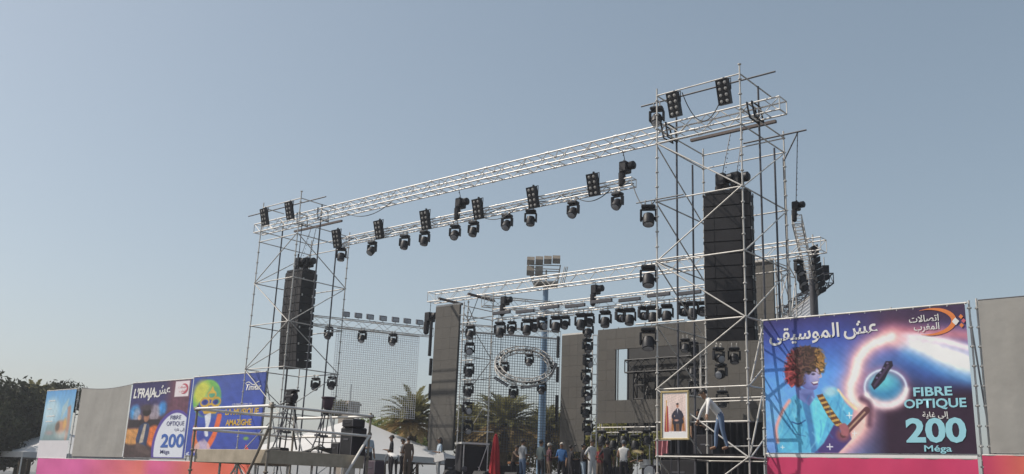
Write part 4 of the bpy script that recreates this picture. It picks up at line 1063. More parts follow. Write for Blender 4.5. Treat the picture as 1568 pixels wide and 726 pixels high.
a.mix(a.poly([(.14, .86), (.24, .78), (.33, .86), (.38, .97), (.10, .97)], .02) * .8, (224, 196, 206)); a.mix(a.ell(.22, .76, .04, .06, .03) * .6, (60, 60, 150))
a.mix(a.ell(.82, .79, .035, .02, .015), (128, 170, 92)); a.mix(a.poly([(.83, .86), (.87, .92), (.80, .95)], .01), (226, 70, 66))
a.mix(a.line(curve([(.05, .965), (0.02, .985), (.06, 1.0)]), .01), (210, 214, 232))
a.c = a.c * (1 + .045 * a.noise(7, 21) + .03 * a.noise(25, 5))[..., None] + 6
tb = thing('banner', 'royal blue festival banner with gold ornament, behind the camera platform', 'banner', ((u0 + u1) / 2, VL, z0), 'printed banners of the stage')
art_sheet('printed_sheet', a, u0, u1, z0, z1, VL, tb, .004)
X = lambda f: u0 + W * f
Zf = lambda f: z1 - H * f
vt = VL - .011
text('Timitar', X(.85), Zf(.205), vt, H * .07, 'white', tb, 'lettering', W * .20, .02, 'CENTER', .3)
strip('emblem', [(X(.74 + .02 * k), Zf(.125 - .02 * math.sin(k * .9))) for k in range(10)], [.02] * 10, vt, 'white', tb)
text('CÉLÉBRATION DE', X(.72), Zf(.385), vt, H * .02, 'white', tb, 'lettering', W * .26, .0, 'CENTER')
text('LA MUSIQUE', X(.73), Zf(.50), vt, H * .07, 'gold', tb, 'lettering', W * .44, .03, 'CENTER')
text('AMAZIGHE', X(.70), Zf(.63), vt, H * .07, 'gold', tb, 'lettering', W * .34, .03, 'CENTER')
banner_frame(tb, u0, u1, z0, z1, VL, (u0 + .3, u1 - .1))
BLU = (u0, u1, z0, z1)
# purple banner with the white arch
u0, u1, z0, z1 = box_of(((199, 589), (290, 580), (193, 701), (288, 701))); W, H = u1 - u0, z1 - z0
a = Art(120, 150, W / H)
a.vgrad([(0, (52, 46, 92)), (.22, (56, 52, 110)), (.5, (86, 62, 72)), (1, (66, 50, 54))])
a.mix(np.clip((a.x - .55) / .15, 0, 1) * np.clip((.6 - a.y) / .2, 0, 1), (106, 66, 84))
a.mix(a.ell(.10, .40, .09, .10, .06), (70, 146, 206)); a.mix(a.ell(.56, .36, .07, .09, .06), (64, 142, 214)); a.mix(a.ell(.44, .42, .09, .12, .05) * .7, (176, 168, 176)); a.mix(a.ell(.14, .44, .06, .10, .05) * .7, (160, 156, 170))
a.mix(a.poly([(.02, .50), (.55, .50), (.55, .60), (.02, .60)], .02), (44, 34, 40))
a.mix(a.poly([(.0, .62), (.20, .62), (.24, .80), (.10, .86), (.0, .82)], .03), (206, 146, 84)); a.mix(a.ell(.47, .72, .12, .14, .04), (226, 116, 56)); a.mix(a.poly([(0, .82), (.3, .86), (.5, .94), (.5, 1), (0, 1)], .04), (74, 58, 58))
a.mix(a.poly(curve([(.22, .58), (.30, .54), (.38, .58), (.38, .76), (.34, .88), (.22, .86), (.18, .76)]), .015), (46, 62, 100)); a.mix(a.poly([(.29, .56), (.33, .56), (.31, .80), (.24, .82)], .015), (186, 172, 156)); a.mix(a.poly([(.20, .80), (.34, .84), (.46, .94), (.42, .97), (.2, .9)], .02), (92, 74, 72))
a.mix(a.ell(.315, .47, .045, .065, .012), (168, 116, 92)); a.mix(a.ell(.31, .40, .07, .055, .015), (40, 28, 30)); a.mix(a.ell(.30, .34, .10, .04, .03), (70, 58, 66)); a.mix(a.ell(.20, .47, .03, .035, .02), (198, 156, 132))
a.mix(a.ell(.80, .86, .335, .475, .01), (88, 70, 156)); a.mix(np.where(a.y > .99, 0, 1) * a.ell(.81, .87, .305, .445, .01), (226, 230, 240))
a.mix(np.clip((a.x - .965) / .01, 0, 1), (58, 72, 152))
rr = np.maximum(np.abs(a.x - .84) / .115, np.abs(a.y - .115) / .105); a.mix(np.clip((1 - rr) * 14, 0, 1), (236, 226, 230))
pm_ = (1 - a.ell(.80, .86, .335, .475, .01)) * (a.y > .24); a.c = a.c * (1 + pm_ * (.10 * a.noise(9, 31) + .06 * a.noise(30, 6)))[..., None] + 6
tb = thing('banner', 'purple banner with a white arch, between grey screen and royal blue banner', 'banner', ((u0 + u1) / 2, VL, z0), 'printed banners of the stage')
art_sheet('printed_sheet', a, u0, u1, z0, z1, VL, tb, .004)
X = lambda f: u0 + W * f
Zf = lambda f: z1 - H * f
text("L'FRAJA", X(.04), Zf(.20), vt, H * .12, 'white', tb, 'lettering', W * .38, .038, 'LEFT', .12)
text(AR['ash'], X(.66), Zf(.165), vt, H * .12, 'white', tb, 'lettering', W * .25, .02, 'RIGHT')
text(AR['itt'], X(.90), Zf(.105), vt, H * .030, 'pinkp', tb, 'lettering', W * .12, .0, 'RIGHT')
text(AR['mgh'], X(.90), Zf(.155), vt, H * .030, 'pinkp', tb, 'lettering', W * .10, .0, 'RIGHT')
swoosh(X(.86), Zf(.115), W * .065, H * .06, vt, 'pinkp', tb, W * .012)
text('FIBRE', X(.80), Zf(.508), vt, H * .05, 'navyp', tb, 'lettering', W * .17, .005, 'CENTER')
text('OPTIQUE', X(.805), Zf(.588), vt, H * .055, 'navyp', tb, 'lettering', W * .28, .005, 'CENTER')
text(AR['upto'], X(.88), Zf(.655), vt, H * .035, 'navyp', tb, 'lettering', W * .16, .004, 'CENTER')
text('200', X(.79), Zf(.86), vt, H * .16, 'bluep', tb, 'lettering', W * .36, .03, 'CENTER')
text('Méga', X(.56) + W * .06, Zf(.945), vt, H * .05, 'navyp', tb, 'lettering', W * .15, .008, 'LEFT')
banner_frame(tb, u0, u1, z0, z1, VL, (u0 + .2, u1 + .05))
PUR = (u0, u1, z0, z1)
# grey screen left
u0, u1, z0, z1 = box_of(((122, 596), (199, 588), (113, 699), (190, 700)))
cloth_screen('blank grey cloth screen between pool poster and purple banner', u0, u1 - .02, z0, z1 - .0, VL, .14)
SC = (u0, u1)
# pool poster
u0, u1, z0, z1 = box_of(((69, 600), (115, 596), (59, 703), (104, 700))); W, H = u1 - u0, z1 - z0
a = Art(60, 110, W / H)
a.vgrad([(0, (96, 158, 214)), (.3, (132, 182, 214)), (.5, (150, 182, 200)), (.74, (120, 146, 156)), (.75, (120, 140, 150))])
a.mix(a.ell(.25, .30, .25, .18, .12) * .8, (196, 220, 228)); a.mix(a.poly([(.2, .5), (.9, .45), (.95, .74), (.1, .74)], .06) * .5, (120, 140, 134))
a.mix(a.poly([(.62, .25), (.80, .12), (.78, .28), (.62, .44)], .02) * .7, (176, 196, 196)); a.mix(a.poly(curve([(.80, .26), (.90, .25), (.94, .5), (.92, .72), (.84, .72), (.84, .45)]), .03), (176, 140, 126))
a.mix(a.ell(.66, .55, .17, .10, .05), (190, 140, 112)); a.mix(a.ell(.55, .54, .07, .07, .04), (106, 92, 84)); a.mix(a.ell(.78, .50, .06, .08, .05), (206, 160, 96)); a.mix(a.ell(.72, .66, .20, .06, .05) * .6, (198, 200, 196)); a.mix(a.ell(.3, .63, .12, .03, .04) * .6, (176, 140, 140))
a.mix(np.clip((a.y - .735) * 90, 0, 1), (226, 222, 226))
a.c = a.c * (1 + (a.y < .73) * (.03 * a.noise(9, 41) + .02 * a.noise(30, 7)))[..., None] + (a.y < .73)[..., None] * 14
tb = thing('banner', 'narrow pale blue swimming pool poster with white lower part, leftmost banner', 'banner', ((u0 + u1) / 2, VL, z0), 'printed banners of the stage')
art_sheet('printed_sheet', a, u0, u1, z0, z1, VL, tb, .004)
X = lambda f: u0 + W * f
Zf = lambda f: z1 - H * f
for zf, wd in ((.15, .22), (.27, .14), (.38, .28), (.46, .24)): strip('lettering', [(X(.12 + wd * k / 6), Zf(zf + .006 * math.sin(k * 2.2))) for k in range(7)], [H * .006 * (1 + .5 * (k % 2)) for k in range(7)], vt, 'white', tb)
banner_frame(tb, u0, u1, z0, z1, VL, (u0 + .05, u1 + .1))
def fnL(b):
    b.vgrad([(0, (226, 104, 168)), (1, (220, 92, 160))]); b.mix(np.clip((b.x - .25) / .3, 0, 1), (232, 120, 110)); b.mix(np.clip((b.x - .55) / .05, 0, 1) * np.clip((.75 - b.x) / .1, 0, 1), (226, 100, 150)); b.mix(np.clip((b.x - .75) / .1, 0, 1), (234, 112, 88))
zt = onv(180, 704, VL - .05)[2]
fascia('pink to orange cloth fascia running under the banners on the left', onv(58, 704, VL - .05)[0], BLU[1] - .4, zt, .3, VL - .05, fnL, 90)
# framed portrait on the right tower
VP = -.09
P = [onv(x, y, VP) for x, y in ((1011, 600), (1056, 597), (1013, 675), (1055, 673))]
u0, u1, z0, z1 = (P[0][0] + P[2][0]) / 2, (P[1][0] + P[3][0]) / 2, (P[2][2] + P[3][2]) / 2, (P[0][2] + P[1][2]) / 2; W, H = u1 - u0, z1 - z0
t = thing('framed_picture', 'gold framed portrait of a seated man hung on the right tower', 'picture', ((u0 + u1) / 2, VP, z0))
for lo, hi in (((u0, z0), (u1, z0 + .06)), ((u0, z1 - .06), (u1, z1)), ((u0, z0 + .062), (u0 + .06, z1 - .062)), ((u1 - .06, z0 + .062), (u1, z1 - .062))):
    MB().bbox((lo[0], VP - .03, lo[1]), (hi[0], VP + .03, hi[1]), .012).build('frame_side', M['frame'], t)
a = Art(70, 110, W / H)
a.vgrad([(0, (236, 214, 204)), (.85, (232, 208, 206)), (.86, (240, 238, 240)), (1, (240, 238, 240))]); b_ = np.clip(np.maximum(np.abs(a.x - .5) - .42, np.abs(a.y - .45) - .42) * 60, 0, 1); 
a.mix(np.clip((a.y - .55) / .25, 0, 1) * np.clip((.86 - a.y) * 40, 0, 1), (196, 150, 140))
a.mix(a.poly([(.10, .86), (.12, .5), (.16, .28), (.22, .30), (.24, .55), (.25, .86)], .02), (166, 52, 66)); a.mix(a.line([(.17, .86), (.165, .18)], .008), (206, 164, 84)); a.mix(a.ell(.165, .19, .02, .03, .01), (214, 160, 70))
a.mix(a.poly([(.38, .52), (.86, .52), (.88, .84), (.80, .84), (.78, .66), (.46, .66), (.44, .84), (.36, .84)], .015), (176, 116, 66))
a.mix(a.poly(curve([(.50, .50), (.49, .43), (.54, .365), (.60, .345), (.67, .365), (.72, .42), (.74, .52), (.72, .60), (.50, .60)]), .012), (56, 56, 74))
a.mix(a.poly(curve([(.40, .62), (.48, .56), (.60, .57), (.74, .56), (.83, .61), (.82, .68), (.60, .69), (.41, .69)]), .012), (48, 46, 60))
a.mix(a.poly([(.43, .66), (.55, .67), (.55, .85), (.47, .85)], .012), (44, 42, 54)); a.mix(a.poly([(.66, .67), (.79, .66), (.75, .85), (.67, .85)], .012), (44, 42, 54)); a.mix(a.poly([(.55, .69), (.66, .69), (.66, .85), (.55, .85)], .012), (120, 84, 62))
a.mix(a.line(curve([(.50, .43), (.42, .52), (.50, .60)]), .035), (52, 50, 66)); a.mix(a.line(curve([(.72, .43), (.79, .52), (.70, .60)]), .035), (52, 50, 66))
a.mix(a.poly([(.585, .355), (.625, .355), (.605, .47)], .01), (226, 222, 226)); a.mix(a.ell(.605, .29, .048, .05, .01), (188, 134, 112)); a.mix(a.ell(.605, .252, .050, .022, .01), (60, 50, 50)); a.mix(a.ell(.56, .61, .09, .022, .015), (206, 156, 140))
a.c = a.c * (1 + .06 * a.noise(16, 3))[..., None]
a.mix(b_, (240, 238, 238))
art_sheet('picture_sheet', a, u0 + .055, u1 - .055, z0 + .055, z1 - .055, VP - .005, t, 0)
MB().box((u0 + .02, VP + .032, z0 + .02), (u1 - .02, VP + .045, z1 - .02)).build('back_board', M['wood'], t, smooth=False)

# ------------------------------------------------------------------ camera platform in front
C0 = ond(412, 690, 22.3); zd = C0[2]; ul = onv(303, 690, C0[1])[0]; vr = onu(556, 698, C0[0])[1]
t = thing('camera_platform', 'raised timber camera platform with silver guard rails, left foreground', 'platform', ((ul + C0[0]) / 2, (C0[1] + vr) / 2, 0))
X0, X1, Y0, Y1 = ul, C0[0], C0[1], vr
MB().box((X0, Y0, zd - .05), (X1, Y1, zd)).build('deck', M['deck'], t, smooth=False)
for lo, hi in (((X0, Y0 - .05, zd - .30), (X1, Y0 - .003, zd + .02)), ((X1 + .003, Y0 - .05, zd - .30), (X1 + .05, Y1, zd + .02)), ((X0 - .05, Y0 - .05, zd - .3), (X0 - .003, Y1, zd + .02))):
    MB().bbox(lo, hi, .008).build('edge_board', M['wood'], t, smooth=False)
for x, y in ((X0, Y0), (X1, Y0), (X1, Y1), (X0, Y1)):
    sx, sy = (-.09 if x == X0 else .09), (-.1 if y == Y0 else .08)
    leg(t, x + sx, y + sy, 0, zd + 1.12, zd, .03, 'rust', 'corner_post')
    MB().bbox((x + sx - .07, y + sy - .07, zd + .98), (x + sx + .07, y + sy + .07, zd + 1.08), .02).build('clamp', M['rust'], t)
for h in (.52, 1.03):
    for p, q, nm in (((X0 - .09, Y0 - .14), (X1 + .09, Y0 - .14), 0), ((X1 + .14, Y0 - .1), (X1 + .14, Y1 + .08), 0), ((X0 - .09, Y1 + .12), (X1 + .09, Y1 + .12), 0), ((X0 - .14, Y0 - .1), (X0 - .14, Y1 + .08), 0)):
        MB().tube((*p, zd + h), (*q, zd + h), .034, 10).build('guard_rail', M['alu'], t)
bar(t, 'raking_brace', (X1 + .16, Y1, zd + .50), (X1 + .30, Y1 - 1.6, .6), .036, 'alu')
bar(t, 'raking_brace', (X1 + .06, Y0 - .12, zd + .5), (X1 - 1.1, Y0 - .2, .7), .034, 'rust')
for f in (.25, .5, .75):
    bar(t, 'under_post', (X0 + (X1 - X0) * f, Y0 + .2, 0), (X0 + (X1 - X0) * f, Y0 + .2, zd - .06), .03); bar(t, 'under_post', (X1 - .2, Y0 + (Y1 - Y0) * f, 0), (X1 - .2, Y0 + (Y1 - Y0) * f, zd - .06), .03)
bar(t, 'under_brace', (X0, Y0 + .2, .3), (X0 + (X1 - X0) * .5, Y0 + .2, zd - .3), .024); bar(t, 'under_brace', (X0 + (X1 - X0) * .5, Y0 + .2, zd - .3), (X1, Y0 + .2, .3), .024)
# camera tripods
def tripod(label, px, D, top_y, pan):
    B = ond(px, 700, D); B[2] = zd; tp = ond(px, top_y, D)[2]; h = tp - zd
    r = thing('camera_tripod', label, 'tripod', B, 'camera tripods on the platform')
    hub = B + A3(0, 0, h * .74)
    for k in range(3):
        a = .5 + k * 2.094; ft = B + A3(math.cos(a) * .46, math.sin(a) * .46, .02)
        b = MB(); e = A3(-math.sin(a), math.cos(a), 0)
        for sx in (-.055, .055): b.tube(hub + e * sx + A3(math.cos(a), math.sin(a), 0) * .07, hub * .42 + ft * .58 + e * sx * .8, .017, 6)
        b.tube(hub * .45 + ft * .55, ft, .02, 6); b.obox(hub * .45 + ft * .55, e * .07, (0, 0, .03), (.03, .03, 0)); b.ball(ft, .03, 6, 4)
        b.build('leg', M['dkpost'] if k else M['alu'], r)
        MB().tube(B + A3(0, 0, .35), hub * .3 + ft * .7, .012, 5).build('spreader', M['black'], r)
    MB().lathe(hub, [(.06, -.08), (.12, -.03), (.13, .04), (.09, .08)], 12).build('bowl', M['black'], r)
    z = h * .26
    if pan:
        b = MB().bbox(hub + A3(-.12, -.10, .07), hub + A3(.12, .10, z - .05), .02); b.lathe(hub + A3(-.17, 0, z * .55), [(.10, 0), (.11, .03), (.11, .31), (.10, .34)], 12, (1, 0, 0))
        b.box(hub + A3(-.20, -.10, z - .05), hub + A3(.20, .10, z)); b.build('fluid_head', M['black'], r)
        q = hub + A3(-.78, -.12, -.02); MB().path([hub + A3(-.1, 0, .14), hub * .5 + q * .5 + A3(0, 0, .04), q], .02, 6).build('pan_handle', M['black'], r)
        MB().path([hub + A3(.1, 0, .1), hub + A3(.22, .05, -.3), hub + A3(.12, .1, -.7), hub + A3(.3, .1, -1.1)], .025, 6).build('cable', M['cable'], r)
    else:
        MB().lathe(hub, [(.09, .08), (.13, .14), (.15, z - .06), (.19, z - .03), (.19, z), (.12, z + .01)], 14).build('head_mount', M['purple'], r)
    return r
tripod('camera tripod with fluid head and pan handle on the platform', 437, 24.4, 594, True)
tripod('second camera tripod with a bare bowl mount on the platform', 495, 25.2, 606, False)
def case(label, px, py, D, w, d, h, zb, name='flight_case', cat='equipment case', mat='black'):
    P = ond(px, py, D); r = thing(name, label, cat, (P[0], P[1], zb), 'cases and boxes')
    b = MB().bbox((P[0] - w / 2, P[1] - d / 2, zb), (P[0] + w / 2, P[1] + d / 2, zb + h), .02)
    for x in (-1, 1):
        b.box((P[0] + x * (w / 2 - .015) - .014, P[1] - d / 2 - .004, zb + .02), (P[0] + x * (w / 2 - .015) + .014, P[1] - d / 2 + .01, zb + h - .02), 1)
    b.box((P[0] - w * .2, P[1] - d / 2 - .012, zb + h * .55), (P[0] + w * .2, P[1] - d / 2 + .002, zb + h * .62), 1)
    b.build('body', [M[mat], M['dkpost']], r, smooth=False)
    MB().box((P[0] - w * .45, P[1] - d * .45, zb + h + .001), (P[0] + w * .45, P[1] + d * .45, zb + h + .012)).build('lid', M[mat], r, smooth=False)
    return P
case('black equipment stack at the right end of the camera platform', 540, 690, 24.6, .46, .5, .72, zd)
case('small black monitor topmost of the equipment stack on the platform', 541, 660, 24.6, .42, .42, .2, zd + .73)
case('low black box on the camera platform behind the front corner post', 428, 690, 24, .42, .3, .12, zd)
case('flat black case on the platform between the second tripod and the stack', 521, 690, 24.9, .3, .4, .34, zd)
b = MB(); P = ond(455, 690, 24.8)
for k in range(5): b.path([(P[0] + .1 * k, P[1], zd + .03), (P[0] + .3 + .1 * k, P[1] + .2, zd + .14 + .03 * k), (P[0] + .7 + .08 * k, P[1] + .1, zd + .16), (P[0] + 1.1, P[1] + .25, zd + .05 + .03 * k)], .02, 6)
tag(b.build('cable_heap', M['cable']), 'tangled black cables lying between the two tripods', 'cable')

# ------------------------------------------------------------------ tents
def pagoda(label, px, py, D, half, rise, ze):
    A = ond(px, py, D); c = A3(A[0], A[1], 0); za = A[2]; ze = za - rise
    t = thing('marquee_tent', label, 'tent', c, 'white tents behind the stage')
    N_ = 10; vs, fs = [], []
    cor = [c + A3(sx * half, sy * half, ze) for sx, sy in ((-1, -1), (1, -1), (1, 1), (-1, 1))]
    for k in range(4):
        p, q = cor[k], cor[(k + 1) % 4]; n0 = len(vs)
        for i in range(N_ + 1):
            f = i / N_; zz = ze + (za - ze) * (f * .86 + .14 * f ** 2.2)
            for j in range(N_ + 1):
                g2 = j / N_; b2 = p * (1 - g2) + q * g2; P = b2 * (1 - f) + c * f; vs.append((P[0], P[1], zz - .10 * math.sin(math.pi * g2) * (1 - f)))
        for i in range(N_):
            for j in range(N_): m = n0 + i * (N_ + 1) + j; fs.append((m, m + 1, m + N_ + 2, m + N_ + 1))
    MB().add(vs, fs).build('roof', M['tent'], t)
    for k in range(4):
        p, q = cor[k], cor[(k + 1) % 4]
        MB().add([p, q, q - A3(0, 0, .35), p - A3(0, 0, .35)], [(0, 3, 2, 1)]).build('valance', M['tent'], t, smooth=False)
        MB().tube((p[0], p[1], 0), p, .05, 8).build('pole', M['alu'], t)
    return t
pagoda('large white peaked marquee behind the camera platform, sunny left slope', 545, 640, 60, 5.0, 2.3, 3)
pagoda('white marquee at the lower left corner, partly hidden by the pool poster', 96, 660, 66, 4.3, 1.6, 3)
pagoda('white tent standing beyond the grey screen at the right edge', 1552, 640, 44, 3.0, 1.5, 3) if 0 else None

# ------------------------------------------------------------------ trees and palms
def palm(label, px, py, D, R, nf=58, dry=.25, seed=1, trunk_r=.24):
    rr = random.Random(seed); C = ond(px, py, D)
    t = thing('palm_tree', label, 'palm tree', (C[0], C[1], 0), 'palms behind the stage')
    b = MB(); H = C[2]; pts = [(C[0] + .1 * math.sin(k), C[1], H * k / 10) for k in range(11)]
    b.path(pts, [trunk_r * (1.15 - .15 * k / 10 + .06 * (k % 2)) for k in range(11)], 10)
    for k in range(40): a = k * 2.4; z = H * (1 - .018 * k); b.cone((C[0] + math.cos(a) * trunk_r * .8, C[1] + math.sin(a) * trunk_r * .8, z - .2), (C[0] + math.cos(a) * trunk_r * 1.6, C[1] + math.sin(a) * trunk_r * 1.6, z + .1), .09, .03, 5)
    b.build('trunk', M['bark'], t)
    g, d2 = MB(), MB()
    for i in range(nf):
        f = i / nf; a = i * 2.39996 + rr.uniform(-.2, .2); el = R_(88 - 112 * f ** .95) + rr.uniform(-.12, .12); L = R * rr.uniform(.85, 1.12)
        m = d2 if f > 1 - dry else g
        hd = A3(math.cos(a), math.sin(a), 0); p = C + hd * .1; e = el; pts = [p.copy()]; n = 12
        for k in range(n):
            p = p + (hd * math.cos(e) + A3(0, 0, math.sin(e))) * L / n; e -= R_(3.2 + 5.0 * k / n) * (1.1 if el > .3 else .7); pts.append(p.copy())
        m.path(pts, [.03 * (1 - .8 * k / n) for k in range(n + 1)], 4)
        sd_ = A3(-hd[1], hd[0], 0)
        for k in range(2, n * 3):
            s_ = k / (n * 3); i0 = int(s_ * n); ff = s_ * n - i0
            if i0 >= n: break
            q = pts[i0] * (1 - ff) + pts[i0 + 1] * ff; tg = pts[i0 + 1] - pts[i0]; tg /= np.linalg.norm(tg)
            ln = L * .19 * (math.sin(math.pi * min(1, .15 + s_ * .9)) ** .6) * rr.uniform(.8, 1.15)
            upv = np.cross(sd_, tg); upv = upv / np.linalg.norm(upv)
            if upv[2] < 0: upv = -upv
            for sg in (-1, 1):
                dr = tg * .75 + sd_ * sg * .62 + upv * rr.uniform(.05, .4); dr /= np.linalg.norm(dr); w_ = .034
                wv = np.cross(dr, upv); wv = wv / (np.linalg.norm(wv) + 1e-9) * w_
                tip = q + dr * ln - A3(0, 0, ln * .12)
                m.add([q - wv * .6, q + wv * .6, q + dr * ln * .5 + wv, tip, q + dr * ln * .5 - wv], [(0, 1, 2, 3, 4)])
    g.build('crown', M['palm'], t, smooth=False)
    d2.build('dry_fronds', M['palmdry'], t, smooth=False) if 0 else d2.build('dry_skirt', M['palmdry'], t, smooth=False)
    return t
palm('date palm left of the narrow left screen, crown above the grey tent', 632, 648, 62, 2.7, 90, .3, 1)
palm('large date palm behind the back mesh curtain, left of the blue mast', 772, 654, 62, 2.9, 96, .3, 2)
palm('date palm between the tall left screen and the central palm', 718, 658, 66, 2.4, 70, .3, 3)
palm('date palm right of the blue mast, before the second narrow screen', 838, 660, 66, 2.2, 70, .3, 4)
palm('palm crown low under the right part of the led wall', 962, 690, 62, 2.3, 60, .2, 5)
palm('thin palm crown rising above the dark trees at the left edge', 50, 612, 72, 1.9, 46, .15, 6)
palm('yellowish palm just left of the second narrow led screen', 892, 676, 62, 1.7, 46, .4, 7)

def tree(label, cx, cy, D, rx, rz, n, mat, seed, name='leafy_tree', size=.26, ry=None, blobs=9):
    r = np.random.RandomState(seed); C = ond(cx, cy, D); ry = ry or rx
    t = thing(name, label, 'tree' if 'tree' in name else 'shrub', (C[0], C[1], 0), 'trees and shrubs around the stage')
    b = MB(); zc = C[2]
    b.path([(C[0], C[1], 0), (C[0] + .1, C[1], zc * .4), (C[0], C[1], max(.3, zc - rz * .3))], [.22 * rx / 2.5, .17 * rx / 2.5, .10 * rx / 2.5], 8)
    cs = []
    for k in range(blobs):
        a, e = r.uniform(0, 6.28), r.uniform(-.7, .95); rad = r.uniform(.35, .72)
        o = A3(math.cos(a) * rx * rad * math.sqrt(1 - e * e * .7), math.sin(a) * ry * rad, e * rz * .62); cs.append((C + o, r.uniform(.36, .58)))
        if k < 6: b.path([(C[0], C[1], max(.25, zc - rz * .5)), C + o * .5, C + o * .9], [.07 * rx / 2.5, .045 * rx / 2.5, .02], 5)
    b.build('trunk', M['bark'], t)
    per = n // blobs; vs = []; fs = []
    for c, s_ in cs:
        dv = r.normal(size=(per, 3)); dv /= np.linalg.norm(dv, axis=1)[:, None]
        rad = r.uniform(.25, 1.12, per) ** .6
        P = c + dv * rad[:, None] * A3(rx * s_, ry * s_, rz * s_) * (1 + .18 * np.sin(dv[:, :1] * 9 + dv[:, 2:] * 7))
        nm = dv + r.normal(size=(per, 3)) * .7; nm /= np.linalg.norm(nm, axis=1)[:, None]
        e1 = np.cross(nm, r.normal(size=(per, 3))); e1 /= np.linalg.norm(e1, axis=1)[:, None]; e2 = np.cross(nm, e1)
        sz = size * r.uniform(.5, 1.2, per)[:, None]
        q = np.stack([P - e1 * sz, P - e2 * sz * .45, P + e1 * sz, P + e2 * sz * .45], 1).reshape(-1, 3)
        k0 = len(vs); vs += q.tolist(); fs += [(k0 + 4 * i, k0 + 4 * i + 1, k0 + 4 * i + 2, k0 + 4 * i + 3) for i in range(per)]
    m = MB(); m.v = vs; m.f = fs; m.m = [0] * len(fs)
    m.build('crown', M[mat], t, smooth=False)
    return t
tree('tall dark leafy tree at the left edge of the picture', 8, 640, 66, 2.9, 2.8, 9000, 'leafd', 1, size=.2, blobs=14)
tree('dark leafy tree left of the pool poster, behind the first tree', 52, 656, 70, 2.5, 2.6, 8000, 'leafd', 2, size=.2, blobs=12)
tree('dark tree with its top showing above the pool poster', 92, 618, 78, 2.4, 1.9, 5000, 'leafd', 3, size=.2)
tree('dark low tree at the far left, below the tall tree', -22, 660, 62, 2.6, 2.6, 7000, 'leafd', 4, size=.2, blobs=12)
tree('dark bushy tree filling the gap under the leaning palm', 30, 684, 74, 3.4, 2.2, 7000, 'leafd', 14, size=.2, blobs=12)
tree('green hedge tree rising over the right slope of the grey tent', 590, 668, 72, 2.9, 1.6, 5000, 'leafg', 5, size=.16)
tree('green hedge shrub between the tent and the date palm', 640, 684, 70, 2.2, 1.6, 5000, 'leafg', 6, name='hedge_shrub', size=.16)
tree('olive green tree top left of the mesh curtain, above the tent', 513, 626, 84, 1.1, .8, 2600, 'leafo', 7, size=.16)
tree('olive shrub low behind the scaffold frame by the left screen', 712, 680, 68, 2.8, 2.1, 8000, 'leafo', 9, name='olive_shrub', size=.17)
tree('dark olive shrub behind the red parasol', 774, 682, 70, 3.2, 2.3, 9000, 'leafo', 10, name='olive_shrub', size=.17)
tree('dark olive shrub behind the foot of the blue mast', 836, 680, 72, 3.0, 2.4, 9000, 'leafo', 11, name='olive_shrub', size=.17)
tree('yellow green shrub behind the lamps under the led wall', 935, 680, 60, 2.3, 1.9, 7000, 'leafy', 12, name='olive_shrub', size=.16)
tree('yellow green shrub behind the drums under the led wall', 992, 680, 60, 2.3, 1.9, 7000, 'leafy', 13, name='olive_shrub', size=.16)
# far building and blue mast
P = ond(536, 615, 120); t = thing('chimney_tower', 'small pale masonry tower with an aerial, far behind the mesh curtain', 'tower', (P[0], P[1], 0))
MB().bbox((P[0] - .95, P[1] - .95, 0), (P[0] + .95, P[1] + .95, P[2]), .06).build('shaft', M['stone'], t, smooth=False)
MB().bbox((P[0] - 1.1, P[1] - 1.1, P[2] - .5), (P[0] + 1.1, P[1] + 1.1, P[2] - .25), .05).build('cornice', M['stone'], t, smooth=False)
MB().tube((P[0], P[1], P[2]), (P[0], P[1], P[2] + 2.2), .05, 5).build('aerial', M['dkpost'], t)
D = 58.; B = ond(828, 700, D); T_ = ond(832, 422, D)
t = thing('floodlight_mast', 'tall blue floodlight mast behind the stage with lamp cradle on top', 'mast', (B[0], B[1], 0))
MB().path([(B[0], B[1], 0), (B[0], B[1], T_[2] * .5), (B[0], B[1], T_[2])], [.27, .23, .17], 14).build('pole', M['blue'], t)
MB().box((B[0] - .5, B[1] - .5, 0), (B[0] + .5, B[1] + .5, .06)).build('base_plate', M['blue'], t, smooth=False)
zp = T_[2]; c = A3(B[0], B[1], zp)
KS = .80
# cradle aligned to the field it lights: e1 along picture width
e1 = RT * A3(1, 1, 0); e1 /= np.linalg.norm(e1); e2 = A3(-e1[1], e1[0], 0); e1 = e1 * KS; e2 = e2 * KS
MB().obox(c + A3(0, 0, .05), e1 * .95, e2 * .7, A3(0, 0, .07)).build('cradle_floor', M['rust'], t, smooth=False)
b = MB()
for s1 in (-1, 1):
    for s2 in (-1, 1): b.tube(c + e1 * .9 * s1 + e2 * .65 * s2, c + e1 * (1.1 if s1 > 0 else 1.5) * s1 + e2 * .65 * s2 + A3(0, 0, 1.25), .035, 6)
for h in (.4, .8, 1.2):
    w2 = .9 + .25 * h / 1.5
    b.tube(c + e1 * -(w2 + .15) + e2 * .66 + A3(0, 0, h), c + e1 * w2 + e2 * .66 + A3(0, 0, h), .03, 6); b.tube(c + e1 * -(w2 + .15) - e2 * .66 + A3(0, 0, h), c + e1 * w2 - e2 * .66 + A3(0, 0, h), .03, 6)
for k in range(3): b.tube(c + e1 * (1.15 + .15 * k) + e2 * .4 + A3(0, 0, .1), c + e1 * (1.5 + .12 * k) + e2 * .4 + A3(0, 0, 1.35), .025, 5)
b.build('cradle_rail', M['rust'], t)
